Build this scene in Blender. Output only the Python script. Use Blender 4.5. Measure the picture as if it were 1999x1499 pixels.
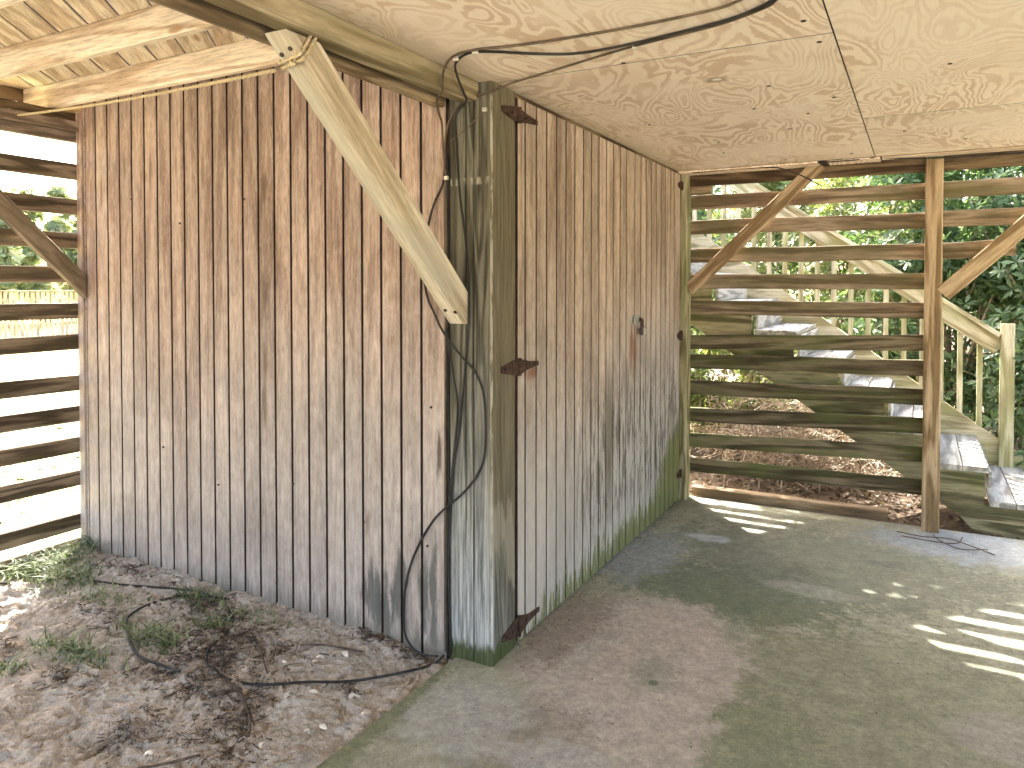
import bpy, math, random
import numpy as np
from mathutils import Vector, Matrix, noise as mnoise
R = math.radians
rnd = random.Random(7)
scene = bpy.context.scene
for o in list(bpy.data.objects):
    bpy.data.objects.remove(o)

# ------------------------------------------------------------------ camera
cam_d = bpy.data.cameras.new("camera")
cam = bpy.data.objects.new("camera", cam_d)
scene.collection.objects.link(cam)
cam.location = (1.5266, -2.6348, 1.5639)
cam.rotation_euler = (R(90 - 1.2168), 0, R(28.5488))
cam_d.sensor_width = 36
cam_d.lens = 1459.7 / 1999 * 36
cam_d.shift_y = -158.1 / 1999
cam_d.clip_start = .05
cam_d.clip_end = 2000
scene.camera = cam

# ------------------------------------------------------------------ world, sun, exposure
SUN_TRAVEL = Vector((.755, -.86, -1.0)).normalized()
world = bpy.data.worlds.new("World")
scene.world = world
world.use_nodes = True
wn = world.node_tree
bg = wn.nodes["Background"]
sky = wn.nodes.new("ShaderNodeTexSky")
sky.sky_type = 'NISHITA'
sky.sun_disc = False
sky.sun_elevation = math.asin(-SUN_TRAVEL.z)
sky.sun_rotation = math.atan2(-SUN_TRAVEL.x, -SUN_TRAVEL.y) % (2 * math.pi)
sky.air_density = 1.0
sky.dust_density = 6.0
sky.ozone_density = 1.0
wn.links.new(sky.outputs[0], bg.inputs[0])
bg.inputs[1].default_value = .15
sun_d = bpy.data.lights.new("sun", 'SUN')
sun_d.energy = 3.6
sun_d.angle = R(.55)
sun_d.color = (1, .955, .88)
sun = bpy.data.objects.new("sun", sun_d)
sun.rotation_euler = SUN_TRAVEL.to_track_quat('-Z', 'Y').to_euler()
sun.location = (-6, 10, 9)
scene.collection.objects.link(sun)
vs = scene.view_settings
vs.view_transform = 'Standard'
vs.look = 'None'
vs.exposure = 3.42
vs.gamma = 1
vs.use_curve_mapping = False
scene.render.engine = 'CYCLES'
cy = scene.cycles
cy.use_denoising = True
cy.max_bounces = 6
cy.diffuse_bounces = 4
cy.transmission_bounces = 3
cy.adaptive_threshold = .02
cy.sample_clamp_indirect = 8

# ------------------------------------------------------------------ node helpers
def is_sock(v): return isinstance(v, bpy.types.NodeSocket)

class G:
    def __init__(s, name, rough=.85, spec=.25):
        s.m = bpy.data.materials.new(name)
        s.m.use_nodes = True
        s.nt = s.m.node_tree
        s.b = s.nt.nodes["Principled BSDF"]
        s.out = s.nt.nodes["Material Output"]
        s.b.inputs["Roughness"].default_value = rough
        s.b.inputs["Specular IOR Level"].default_value = spec
        s._pos = s._obj = s._rand = None
    def nd(s, t, ins=None, **props):
        n = s.nt.nodes.new(t)
        for k, v in props.items(): setattr(n, k, v)
        for k, v in (ins or {}).items():
            if v is None: continue
            if is_sock(v): s.nt.links.new(v, n.inputs[k])
            else: n.inputs[k].default_value = v
        return n
    @property
    def pos(s):
        if s._pos is None: s._pos = s.nd("ShaderNodeNewGeometry").outputs["Position"]
        return s._pos
    @property
    def rand(s):
        if s._rand is None: s._rand = s.nd("ShaderNodeObjectInfo").outputs["Random"]
        return s._rand
    @property
    def obj(s):
        if s._obj is None:
            o = s.nd("ShaderNodeTexCoord").outputs["Object"]
            r = s.math('MULTIPLY', s.rand, 37.0)
            c = s.nd("ShaderNodeCombineXYZ", {0: r, 1: s.math('MULTIPLY', r, 1.7), 2: s.math('MULTIPLY', r, .6)})
            s._obj = s.vadd(o, c.outputs[0])
        return s._obj
    def vadd(s, a, b): return s.nd("ShaderNodeVectorMath", {0: a, 1: b}, operation='ADD').outputs[0]
    def vmul(s, a, b): return s.nd("ShaderNodeVectorMath", {0: a, 1: b}, operation='MULTIPLY').outputs[0]
    def vsub(s, a, b): return s.nd("ShaderNodeVectorMath", {0: a, 1: b}, operation='SUBTRACT').outputs[0]
    def vlen(s, a): return s.nd("ShaderNodeVectorMath", {0: a}, operation='LENGTH').outputs["Value"]
    def math(s, op, a, b=0.0, clamp=False):
        return s.nd("ShaderNodeMath", {0: a, 1: b}, operation=op, use_clamp=clamp).outputs[0]
    def xyz(s, v): return s.nd("ShaderNodeSeparateXYZ", {0: v}).outputs
    def noise(s, vec, scale=1., detail=4., rough=.55, dist=0., out=0):
        return s.nd("ShaderNodeTexNoise", {"Vector": vec, "Scale": scale, "Detail": detail, "Roughness": rough, "Distortion": dist}).outputs[out]
    def mr(s, v, a, b, c=0., d=1., smooth=True):
        n = s.nd("ShaderNodeMapRange", {"Value": v, "From Min": a, "From Max": b, "To Min": c, "To Max": d})
        n.interpolation_type = 'SMOOTHSTEP' if smooth else 'LINEAR'
        return n.outputs[0]
    def ramp(s, f, stops):
        n = s.nd("ShaderNodeValToRGB", {0: f})
        e = n.color_ramp.elements
        while len(e) < len(stops): e.new(.5)
        for el, (p, c) in zip(e, stops):
            el.position = p; el.color = (*c, 1) if len(c) == 3 else c
        return n.outputs[0]
    def mix(s, f, a, b, mode='MIX'):
        n = s.nt.nodes.new("ShaderNodeMix")
        n.data_type = 'RGBA'; n.blend_type = mode
        for i, v in ((0, f), (6, a), (7, b)):
            if is_sock(v): s.nt.links.new(v, n.inputs[i])
            elif i == 0: n.inputs[0].default_value = v
            else: n.inputs[i].default_value = (*v, 1) if len(v) == 3 else v
        return n.outputs[2]
    def scale(s, col, f):
        return s.mix(1.0, col, s.nd("ShaderNodeCombineColor", {0: f, 1: f, 2: f}).outputs[0], 'MULTIPLY')
    def blob(s, c, r, soft=.35, dn=None, amt=.3):
        """soft-edged spot with its own ragged outline, world coordinates"""
        p = s.vsub(s.pos, c)
        p = s.nd("ShaderNodeVectorMath", {0: p, 1: r}, operation='DIVIDE').outputs[0]
        l = s.vlen(p)
        if dn is not None: l = s.math('ADD', l, s.math('MULTIPLY', s.math('SUBTRACT', dn, .5), amt * 4))
        return s.mr(l, 1 + soft, 1 - soft)
    def bump(s, h, strength=.3, dist=.01):
        n = s.nd("ShaderNodeBump", {"Height": h, "Strength": strength, "Distance": dist})
        s.nt.links.new(n.outputs[0], s.b.inputs["Normal"])
    def color(s, c):
        if is_sock(c): s.nt.links.new(c, s.b.inputs["Base Color"])
        else: s.b.inputs["Base Color"].default_value = (*c, 1)
    def rough(s, r):
        if is_sock(r): s.nt.links.new(r, s.b.inputs["Roughness"])
        else: s.b.inputs["Roughness"].default_value = r

def wood(name, dark, mid, light, fine=(1.6, 55, 55), ring=(.55, 7, 7), rings=26., ringamt=.4, knots=.0, rough=.85,
         bumps=.35, weather=None, wamt=.0, var=.22, post=None):
    g = G(name, rough)
    p = g.obj
    fine = (fine[0] * 2.6, fine[1], fine[2])
    ring = (ring[0] * 1.7, ring[1], ring[2])
    n1 = g.noise(g.vmul(p, fine), 1, 6, .72)
    n2 = g.noise(g.vmul(p, ring), 1, 2, .45, .5)
    rg = g.math('SINE', g.math('MULTIPLY', n2, rings))
    rg = g.math('MULTIPLY_ADD', rg, .5, ) if False else g.math('ADD', g.math('MULTIPLY', rg, .5), .5)
    f = g.math('ADD', g.math('MULTIPLY', n1, 1 - ringamt), g.math('MULTIPLY', rg, ringamt))
    col = g.ramp(f, [(.34, dark), (.5, mid), (.64, light)])
    pore = g.noise(g.vmul(p, (fine[0] * 2.2, fine[1] * 2.2, fine[2] * 2.2)), 1, 3, .8)
    col = g.scale(col, g.mr(pore, .32, .60, .66, 1.08))
    if weather:
        w = g.noise(g.vmul(p, (1.2, 5, 5)), 1, 4, .65)
        col = g.mix(g.math('MULTIPLY', g.mr(w, .42, .66), wamt), col, weather)
    if knots:
        v = g.nd("ShaderNodeTexVoronoi", {"Vector": g.vmul(p, (2.0, 6.5, 6.5)), "Scale": 1.0, "Randomness": 1.0})
        k = g.mr(g.math('ADD', v.outputs["Distance"], g.math('MULTIPLY', n1, .06)), .17, .08)
        pick = g.math('GREATER_THAN', g.xyz(v.outputs["Color"])[0], 1 - knots)
        k = g.math('MULTIPLY', k, pick)
        col = g.mix(g.math('MULTIPLY', k, .8), col, (mid[0] * .50, mid[1] * .34, mid[2] * .24))
    col = g.scale(col, g.mr(g.rand, 0, 1, 1 - var, 1 + var * .6, False))
    if post: col = post(g, col, n1)
    g.color(col)
    g.bump(f, bumps, .004)
    return g.m

# ------------------------------------------------------------------ materials
def siding_common(g, col, n1, side):
    x, y, z = g.xyz(g.pos)
    big = g.noise(g.vmul(g.pos, (1.4, 1.4, .7)), 1, 4, .6)
    # ragged grey from below: weathering, plus cool skylight and warm bounce painted in
    h = g.math('ADD', z, g.math('MULTIPLY', g.math('SUBTRACT', big, .5), 1.6))
    col = g.mix(g.mr(h, 1.9, .5, 0, .75), col, g.scale(col, 1.0) if False else g.mix(g.mr(n1, .3, .7), (.32, .28, .25), (.49, .445, .405)))
    blot = g.noise(g.vmul(g.pos, (7, 7, 1.6)), 1, 5, .7)
    col = g.mix(g.mr(blot, .57, .74, 0, .38), col, (.22, .165, .125))
    # water / knot stains: vertical dark drips
    v = g.nd("ShaderNodeTexVoronoi", {"Vector": g.vmul(g.pos, (7.5, 7.5, 1.9)), "Scale": 1.0})
    sp = g.math('MULTIPLY', g.mr(g.math('ADD', v.outputs["Distance"], g.math('MULTIPLY', n1, .35)), .34, .17),
                g.math('GREATER_THAN', g.xyz(v.outputs["Color"])[1], .93))
    col = g.mix(g.math('MULTIPLY', sp, .6), col, (.14, .09, .055))
    # fine raised-fibre flecks and pale scuffs
    fl = g.noise(g.vmul(g.pos, (55, 55, 16)), 1, 4, .75)
    col = g.mix(g.mr(fl, .52, .70, 0, .4), col, (.47, .41, .36))
    col = g.mix(g.mr(fl, .46, .30, 0, .45), col, (.18, .13, .10))
    cr = g.noise(g.vmul(g.pos, (24, 24, 14)), 1, 5, .75)
    col = g.scale(col, g.mr(cr, .3, .7, .84, 1.15, False))
    mot = g.noise(g.vmul(g.pos, (3.5, 3.5, 1.8)), 1, 4, .65)
    col = g.scale(col, g.mr(mot, .32, .68, .86, 1.13))
    return col, x, y, z

def post_wall(g, col, n1):
    col, x, y, z = siding_common(g, col, n1, 'w')
    rag = g.noise(g.vmul(g.pos, (28, 28, 4)), 1, 4, .7)
    # dark mildew tongues near the corner foot
    for c, r in (((-.47, 0, .22), (.045, .3, .16)), ((-.62, 0, .17), (.05, .3, .13)), ((-.34, 0, .16), (.03, .3, .17)), ((-.55, 0, .10), (.04, .3, .16)), ((-.29, 0, .25), (.02, .3, .2))):
        col = g.mix(g.math('MULTIPLY', g.blob(c, r, .45, rag, 1.0), .8), col, (.085, .09, .08))
    col = g.mix(g.math('MULTIPLY', g.blob((-.26, 0, .85), (.012, .3, .09), .5, rag, .9), .8), col, (.05, .03, .025))
    for zz in (2.05, 1.52, .98, 1.2):
        col = g.mix(g.math('MULTIPLY', g.blob((-1.29 + .004 * zz, 0, zz), (.016, .3, .085), .6, rag, .9), .7), col, (.11, .07, .045))
    for xx, zz in ((-2.36, 2.24), (-2.14, 2.2), (-1.93, 2.2), (-1.72, 2.17), (-2.57, 2.1), (-1.5, 2.3), (-.5, 2.28)):
        col = g.mix(g.math('MULTIPLY', g.blob((xx, 0, zz), (.009, .3, .075), .6, rag, .9), .6), col, (.12, .08, .05))
    lowm = g.mr(g.math('ADD', z, g.math('MULTIPLY', g.math('SUBTRACT', rag, .5), .3)), .12, .0, 0, .7)
    col = g.mix(lowm, col, (.16, .15, .115))
    return col

def post_door(g, col, n1):
    col, x, y, z = siding_common(g, col, n1, 'd')
    rag = g.noise(g.vmul(g.pos, (30, 30, 3.2)), 1, 5, .75)
    # pale bleached band low on the doors
    col = g.mix(g.mr(g.math('ADD', z, g.math('MULTIPLY', g.math('SUBTRACT', rag, .5), .9)), 1.05, .45, 0, .55), col, (.39, .365, .31))
    # black mildew streaks
    yy = g.mr(y, .45, 1.3, .0, 1)
    m = g.math('MULTIPLY', g.mr(rag, .47, .56), g.math('MULTIPLY', yy, g.math('MULTIPLY', g.mr(z, 1.3, .8), g.mr(z, .15, .35))))
    col = g.mix(g.math('MULTIPLY', m, .85), col, (.085, .072, .05))
    col = g.mix(g.math('MULTIPLY', g.blob((0, 1.32, .70), (.3, .05, .34), .6, rag, 1.3), .8), col, (.12, .105, .07))
    # rust runs under hasp and hinges
    for c, r in (((0, 1.69, 1.2), (.3, .035, .12)), ((0, 1.755, 1.17), (.3, .03, .14)), ((0, .36, 1.18), (.3, .045, .03))):
        col = g.mix(g.math('MULTIPLY', g.blob(c, r, .6, rag, 1.2), .8), col, (.17, .065, .03))
    # moss climbing the foot of the doors, higher at the far end
    hgt = g.math('ADD', g.mr(y, .2, 1.6, .03, .16, False), g.mr(y, 2.0, 2.75, 0, .40))
    ms = g.math('SUBTRACT', g.math('ADD', z, g.math('MULTIPLY', g.math('SUBTRACT', rag, .5), .85)), hgt)
    col = g.mix(g.mr(ms, .03, -.02, 0, .9), col, g.mix(n1, (.085, .10, .022), (.16, .165, .05)))
    return col

M = {}
M['siding'] = wood('siding_wood', (.235, .155, .12), (.35, .245, .19), (.43, .32, .258), fine=(2.2, 90, 90), ring=(.5, 9, 9), rings=18, ringamt=.22, bumps=.5, var=.16, post=post_wall)
M['door'] = wood('door_wood', (.24, .17, .12), (.375, .28, .205), (.455, .355, .275), fine=(2.2, 90, 90), ring=(.5, 9, 9), rings=18, ringamt=.22, bumps=.5, var=.16, post=post_door)

def post_post(g, col, n1):
    x, y, z = g.xyz(g.pos)
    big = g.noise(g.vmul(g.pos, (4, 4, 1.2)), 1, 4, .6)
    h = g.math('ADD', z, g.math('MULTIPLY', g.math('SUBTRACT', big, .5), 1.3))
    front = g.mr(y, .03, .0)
    pale = g.math('MULTIPLY', g.mr(h, 1.35, .05), g.math('ADD', g.math('MULTIPLY', front, .8), .12))  # paler low front face: weathering plus bluish reflected light in the colour
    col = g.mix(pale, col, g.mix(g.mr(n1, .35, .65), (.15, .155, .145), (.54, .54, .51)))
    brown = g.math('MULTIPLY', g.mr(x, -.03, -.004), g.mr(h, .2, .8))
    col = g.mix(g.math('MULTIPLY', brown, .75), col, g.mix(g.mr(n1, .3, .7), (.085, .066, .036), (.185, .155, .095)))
    rag = g.noise(g.vmul(g.pos, (40, 40, 5)), 1, 4, .7)
    band = g.math('MULTIPLY', g.math('MULTIPLY', g.mr(h, .42, .5), g.mr(h, .68, .6)), g.mr(x, -.03, -.004))
    col = g.mix(g.math('MULTIPLY', band, .5), col, (.33, .29, .22))
    b2 = g.math('MULTIPLY', g.mr(g.math('ABSOLUTE', g.math('SUBTRACT', z, 2.0)), .02, .008), g.mr(rag, .45, .6))
    col = g.mix(g.math('MULTIPLY', g.math('MULTIPLY', b2, front), .6), col, (.46, .43, .34))
    edge = g.math('MULTIPLY', g.mr(g.math('ADD', g.math('ABSOLUTE', x), g.math('ABSOLUTE', y)), .011, .004), g.mr(rag, .42, .55))
    col = g.mix(g.math('MULTIPLY', edge, .7), col, (.55, .52, .44))
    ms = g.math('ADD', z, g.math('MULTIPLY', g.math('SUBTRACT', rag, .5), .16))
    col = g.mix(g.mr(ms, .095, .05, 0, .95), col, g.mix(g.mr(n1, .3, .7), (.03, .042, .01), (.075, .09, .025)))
    return col
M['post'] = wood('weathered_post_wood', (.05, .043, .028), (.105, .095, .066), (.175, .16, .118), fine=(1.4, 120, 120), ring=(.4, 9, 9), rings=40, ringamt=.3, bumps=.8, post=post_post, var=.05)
M['post_olive'] = wood('olive_post_wood', (.15, .125, .06), (.29, .25, .13), (.40, .35, .21), fine=(1.4, 80, 80), rings=40, ringamt=.35, weather=(.16, .19, .07), wamt=.6, bumps=.5, var=.1)
M['brace'] = wood('pale_brace_wood', (.40, .325, .22), (.56, .475, .345), (.66, .58, .45), fine=(1.1, 45, 45), ring=(.35, 9, 9), rings=20, ringamt=.35, weather=(.40, .365, .29), wamt=.8, bumps=.3, var=.06)
M['pine'] = wood('fresh_pine', (.50, .375, .27), (.65, .525, .405), (.73, .62, .50), fine=(1.2, 45, 45), ring=(.4, 7, 7), rings=24, ringamt=.45, knots=.85, bumps=.15, var=.10)
M['beam'] = wood('beam_wood', (.19, .13, .07), (.44, .34, .215), (.58, .47, .32), fine=(.9, 38, 38), ring=(.3, 9, 9), rings=34, ringamt=.5, weather=(.20, .165, .085), wamt=.65, knots=.35, bumps=.4, var=.15)
M['ledger'] = wood('brown_ledger_wood', (.16, .105, .055), (.29, .20, .115), (.37, .27, .165), fine=(1.2, 45, 45), weather=(.12, .085, .05), wamt=.6, knots=.25, bumps=.4, var=.15)
M['dark_header'] = wood('dark_header_wood', (.06, .035, .018), (.13, .085, .045), (.19, .13, .07), fine=(1.2, 45, 45), bumps=.4, var=.2)
M['slat'] = wood('weathered_slat_wood', (.15, .105, .065), (.28, .205, .135), (.37, .285, .20), fine=(1.5, 45, 45), ring=(.45, 9, 9), rings=26, ringamt=.4, weather=(.13, .115, .05), wamt=.75, knots=.2, bumps=.5, var=.25)
M['slat_left'] = wood('dark_brown_slat_wood', (.075, .054, .035), (.175, .13, .088), (.26, .20, .14), fine=(1.5, 45, 45), ring=(.45, 9, 9), rings=26, ringamt=.4, weather=(.07, .055, .025), wamt=.6, knots=.1, bumps=.5, var=.2)
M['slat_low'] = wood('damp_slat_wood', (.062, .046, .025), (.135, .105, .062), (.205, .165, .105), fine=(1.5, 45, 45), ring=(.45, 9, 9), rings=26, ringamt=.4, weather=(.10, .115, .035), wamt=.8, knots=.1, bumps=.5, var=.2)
M['slat_post'] = wood('brown_post_wood', (.23, .15, .075), (.37, .26, .15), (.46, .34, .21), fine=(1.1, 45, 45), ring=(.35, 9, 9), rings=30, ringamt=.45, knots=.25, bumps=.4, var=.1)
M['stair'] = wood('yellowed_stair_wood', (.33, .28, .15), (.50, .44, .265), (.60, .545, .37), fine=(1.2, 45, 45), weather=(.30, .31, .12), wamt=.6, bumps=.3, var=.12)
M['stringer_dark'] = wood('shaded_stringer_wood', (.11, .095, .05), (.235, .205, .11), (.33, .295, .175), fine=(1.2, 45, 45), weather=(.07, .09, .02), wamt=.7, bumps=.4, var=.2)  # shade of the near stringer's face put into this darker colour
M['tread'] = wood('grey_tread_wood', (.27, .25, .22), (.44, .42, .38), (.57, .55, .50), fine=(1.4, 60, 60), weather=(.34, .33, .27), wamt=.5, bumps=.4, var=.12)
M['fence'] = wood('tan_fence_wood', (.36, .27, .16), (.48, .38, .24), (.56, .46, .31), bumps=.1, var=.25)
M['header_l'] = wood('grey_brown_header_wood', (.17, .12, .085), (.29, .215, .16), (.37, .285, .22), bumps=.3, var=.2)

def plywood():
    g = G('plywood_face', .8)
    p = g.obj
    n = g.noise(g.vmul(p, (2.5, 1.15, 1)), 1, 2.5, .45, .9)
    n2 = g.noise(g.vmul(p, (16, 6, 1)), 1, 4, .6)
    v = g.math('ADD', g.math('MULTIPLY', n, 22.0), g.math('MULTIPLY', n2, .8))
    tri = g.math('MULTIPLY', g.math('PINGPONG', v, .5), 2.0)
    fine = g.noise(g.vmul(p, (80, 7, 80)), 1, 4, .75)
    frag = g.noise(g.vmul(p, (38, 22, 38)), 1, 3, .7)
    soft = g.noise(g.vmul(p, (2.4, 1.6, 1)), 1, 3, .5)
    t2 = g.math('ADD', tri, g.math('MULTIPLY', g.math('SUBTRACT', frag, .5), 1.1))
    band = g.math('MULTIPLY', g.mr(t2, .62, .30), g.mr(soft, .36, .6, .3, 1.0))
    tri = g.math('ADD', band, fine)
    col = g.mix(band, g.mix(fine, (.78, .63, .49), (.91, .785, .655)), g.mix(fine, (.58, .415, .29), (.73, .55, .405)))
    mott = g.noise(g.vmul(p, (1.3, 1.3, 1)), 1, 4, .6)
    col = g.mix(g.mr(mott, .48, .75, 0, .35), col, (.56, .405, .265))
    vv = g.nd("ShaderNodeTexVoronoi", {"Vector": g.vmul(p, (2.6, 2.0, 0)), "Scale": 1.0})
    k = g.math('MULTIPLY', g.mr(g.math('ADD', vv.outputs["Distance"], g.math('MULTIPLY', fine, .03)), .065, .03), g.math('GREATER_THAN', g.xyz(vv.outputs["Color"])[2], .45))
    col = g.mix(g.math('MULTIPLY', k, .8), col, (.23, .13, .06))
    # damp olive stain along the beam edge of the ceiling
    x, y, z = g.xyz(g.pos)
    st = g.math('ADD', x, g.math('MULTIPLY', g.math('SUBTRACT', mott, .5), .5))
    col = g.mix(g.mr(st, .16, -.05, 0, .5), col, (.46, .37, .23))
    rag = g.noise(g.vmul(g.pos, (9, 9, 1)), 1, 5, .7)
    col = g.mix(g.math('MULTIPLY', g.blob((.80, .42, 2.4), (.05, .04, .2), .4, rag, .4), .7), col, (.30, .15, .06))
    col = g.mix(g.math('MULTIPLY', g.blob((.805, .42, 2.4), (.022, .018, .2), .3, rag, .4), .9), col, (.85, .80, .72))
    g.color(g.scale(col, g.mr(g.rand, 0, 1, .94, 1.04, False)))
    g.bump(g.math('ADD', tri, fine), .15, .002)
    return g.m
M['plywood'] = plywood()

def concrete():
    g = G('concrete_slab', .8, .3)
    p = g.pos
    n1 = g.noise(p, 3.2, 6, .65)
    n2 = g.noise(p, 38, 5, .75)
    n3 = g.noise(p, 170, 3, .7)
    n4 = g.noise(p, 1.1, 3, .5)
    col = g.ramp(n1, [(.3, (.25, .24, .175)), (.5, (.33, .31, .225)), (.7, (.40, .375, .29))])
    rag = g.math('ADD', g.math('MULTIPLY', g.noise(p, 7, 6, .75), .65), g.math('MULTIPLY', n2, .35))
    def put(c, r, colr, a, soft=.25, amt=.9):
        nonlocal col
        col = g.mix(g.math('MULTIPLY', g.blob((c[0], c[1], 0), (r[0], r[1], 9), soft, rag, amt), a), col, colr)
    put((.70, 1.25), (.55, .38), (.145, .165, .10), .85)            # green algae
    put((1.1, 1.9), (.9, .6), (.17, .175, .125), .7)
    put((1.45, .35), (.9, .75), (.225, .215, .125), .55)
    put((.95, -.1), (.3, .45), (.19, .20, .11), .5)
    put((.10, 1.55), (.22, .42), (.285, .285, .285), .8)             # pale grey along the doors
    put((.38, 2.02), (.12, .07), (.47, .47, .48), .8, .25)
    put((1.05, 1.45), (.22, .09), (.36, .35, .29), .6)
    put((1.85, 2.6), (.6, .3), (.36, .37, .38), .8)
    put((.46, .38), (.46, .62), (.47, .385, .325), .9, .10, .6)     # dry tan patch
    put((.62, -.15), (.30, .42), (.46, .38, .32), .85, .10, .6)
    put((.12, .50), (.16, .38), (.245, .195, .15), .75, .35)         # brown damp by the post
    put((.35, -.35), (.20, .25), (.25, .205, .165), .6, .4)
    put((.10, -.36), (.22, .24), (.40, .375, .33), .8, .22)
    put((.52, -.46), (.22, .14), (.42, .39, .35), .75, .2)
    put((.30, .22), (.07, .28), (.43, .375, .31), .5, .3)
    put((1.85, .42), (.2, .17), (.38, .32, .28), .6, .2)
    put((.62, .20), (.018, .022), (.10, .12, .07), .9, .3, .2)       # small plugged hole
    put((.60, .26), (.09, .12), (.24, .25, .18), .5, .4)
    put((1.38, 2.05), (.10, .06), (.16, .155, .13), .7)
    put((.95, 1.72), (.08, .07), (.15, .15, .11), .6)
    x, y, z = g.xyz(p)
    # mossy strip along the free edge of the slab
    e = g.math('ADD', x, g.math('MULTIPLY', g.math('SUBTRACT', n2, .5), .09))
    wdt = g.mr(y, -.1, -1.1, -.15, -.075, False)
    col = g.mix(g.math('MULTIPLY', g.mr(g.math('SUBTRACT', e, wdt), .02, -.015, 0, .75), g.mr(y, -.02, -.12)), col, (.17, .175, .085))
    spk = g.mr(n3, .3, .7, .70, 1.2, False)
    pit = g.noise(p, 85, 2, .5)
    col = g.scale(col, g.mr(pit, .66, .72, 1, .55))
    mid_ = g.noise(p, 13, 5, .75)
    col = g.scale(col, g.mr(mid_, .32, .68, .78, 1.18, False))
    col = g.scale(col, g.math('MULTIPLY', spk, g.mr(n2, .25, .75, .66, 1.28, False)))
    col = g.mix(1.0, col, (.90, .945, .96), 'MULTIPLY')
    g.color(col)
    g.bump(g.math('ADD', g.math('MULTIPLY', n2, .7), g.math('MULTIPLY', n3, .5)), .35, .004)
    return g.m
M['concrete'] = concrete()

def sand():
    g = G('damp_sand', .95, .15)
    p = g.pos
    n1 = g.noise(p, 5, 5, .6); n2 = g.noise(p, 45, 5, .7); n3 = g.noise(p, 260, 2, .6)
    col = g.ramp(n1, [(.3, (.42, .365, .30)), (.5, (.56, .495, .42)), (.7, (.65, .585, .51))])
    rag = g.math('ADD', g.math('MULTIPLY', n1, .4), g.math('MULTIPLY', n2, .6))
    for cx, cy_, rx, ry, a in DEBRIS:
        col = g.mix(g.math('MULTIPLY', g.blob((cx, cy_, 0), (rx * .8, ry * .8, 9), .6, rag, 1.6), .45 * a), col, (.15, .11, .082))
    col = g.scale(col, g.math('MULTIPLY', g.mr(n2, .25, .75, .66, 1.22, False), g.mr(n3, .3, .7, .8, 1.15, False)))
    g.color(col)
    g.bump(g.math('ADD', g.math('MULTIPLY', n2, 1.), g.math('MULTIPLY', n3, .3)), 1.0, .02)
    return g.m

# dark root / needle mats lying on the sand: x, y, rx, ry, density
DEBRIS = [(-1.55, -.16, .20, .09, 1), (-1.10, -.42, .22, .14, 1), (-1.03, -.62, .20, .14, 1), (-1.02, -.30, .22, .07, .9), (-.62, -.76, .07, .16, 1),
          (-.86, -.99, .10, .09, .9), (-.60, -.03, .10, .035, 1), (-1.46, -.88, .09, .05, .8), (-.48, -.93, .06, .12, .8), (-.80, -.66, .10, .10, 1),
          (-1.30, -.27, .16, .10, .9), (-.38, -.05, .14, .035, .7), (-2.2, -.10, .3, .05, .6), (-1.85, -.45, .2, .1, .5), (-.42, -.40, .05, .03, .6), (-1.9, -.9, .1, .07, .6)]
M['sand'] = sand()

def ground():
    g = G('yard_ground', .95, .1)
    p = g.pos
    x, y, z = g.xyz(p)
    n1 = g.noise(p, .6, 5, .6); n2 = g.noise(p, 6, 5, .7); n3 = g.noise(p, 60, 3, .7)
    lawn = g.ramp(g.math('ADD', g.math('MULTIPLY', n1, .5), g.math('MULTIPLY', n2, .5)), [(.3, (.16, .20, .055)), (.48, (.31, .31, .14)), (.62, (.46, .42, .28))])
    litter = g.ramp(n2, [(.3, (.045, .032, .022)), (.5, (.10, .07, .047)), (.72, (.18, .135, .095))])
    m = g.math('MULTIPLY', g.mr(y, 2.7, 3.1), g.mr(x, -4.5, -3.5))
    drive = g.math('MULTIPLY', g.mr(y, -2.5, -4), g.mr(x, -4, -2.5))
    col = g.mix(m, lawn, litter)
    col = g.mix(g.math('MULTIPLY', drive, .85), col, (.50, .45, .39))
    g.color(g.scale(col, g.mr(n3, .25, .75, .8, 1.15, False)))
    g.bump(n2, .4, .03)
    return g.m
M['ground'] = ground()

def leafmat(name, c1, c2, c3, trans=.35, rough=.45):
    g = G(name, rough, .4)
    r = g.nd("ShaderNodeNewGeometry").outputs["Random Per Island"]
    n = g.noise(g.pos, 1.7, 2, .5)
    f = g.math('ADD', g.math('MULTIPLY', r, .65), g.math('MULTIPLY', n, .35))
    col = g.ramp(f, [(.15, c1), (.5, c2), (.85, c3)])
    g.color(col)
    tr = g.nd("ShaderNodeBsdfTranslucent", {"Color": g.mix(1.0, col, (1.25, 1.3, .75), 'MULTIPLY')})
    mx = g.nd("ShaderNodeMixShader", {0: trans, 1: g.b.outputs[0], 2: tr.outputs[0]})
    g.nt.links.new(mx.outputs[0], g.out.inputs[0])
    return g.m
M['leaf'] = leafmat('glossy_shrub_leaf', (.055, .10, .045), (.115, .185, .085), (.21, .28, .14), .45)
M['leaf_y'] = leafmat('yellow_green_leaf', (.09, .13, .04), (.18, .22, .08), (.33, .32, .14), .4)
M['leaf_far'] = leafmat('far_tree_leaf', (.15, .19, .12), (.27, .31, .19), (.42, .39, .24), .5, .7)
M['grass'] = leafmat('grass_blade', (.06, .09, .035), (.13, .18, .075), (.30, .33, .18), .3, .6)
M['litter'] = leafmat('dead_leaf', (.05, .034, .02), (.12, .08, .05), (.30, .23, .16), .1, .8)
M['lawn_leaf'] = leafmat('fallen_lawn_leaf', (.04, .035, .02), (.08, .07, .03), (.14, .12, .05), .1, .8)
def plain(name, c, rough=.7, metal=0., nscale=30, nv=.3, spec=.3, bump=.2):
    g = G(name, rough, spec)
    n = g.noise(g.pos, nscale, 4, .65)
    g.color(g.mix(g.mr(n, .3, .7), [k * (1 - nv) for k in c], [min(1, k * (1 + nv)) for k in c]))
    g.b.inputs["Metallic"].default_value = metal
    g.bump(n, bump, .003)
    return g.m
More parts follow.
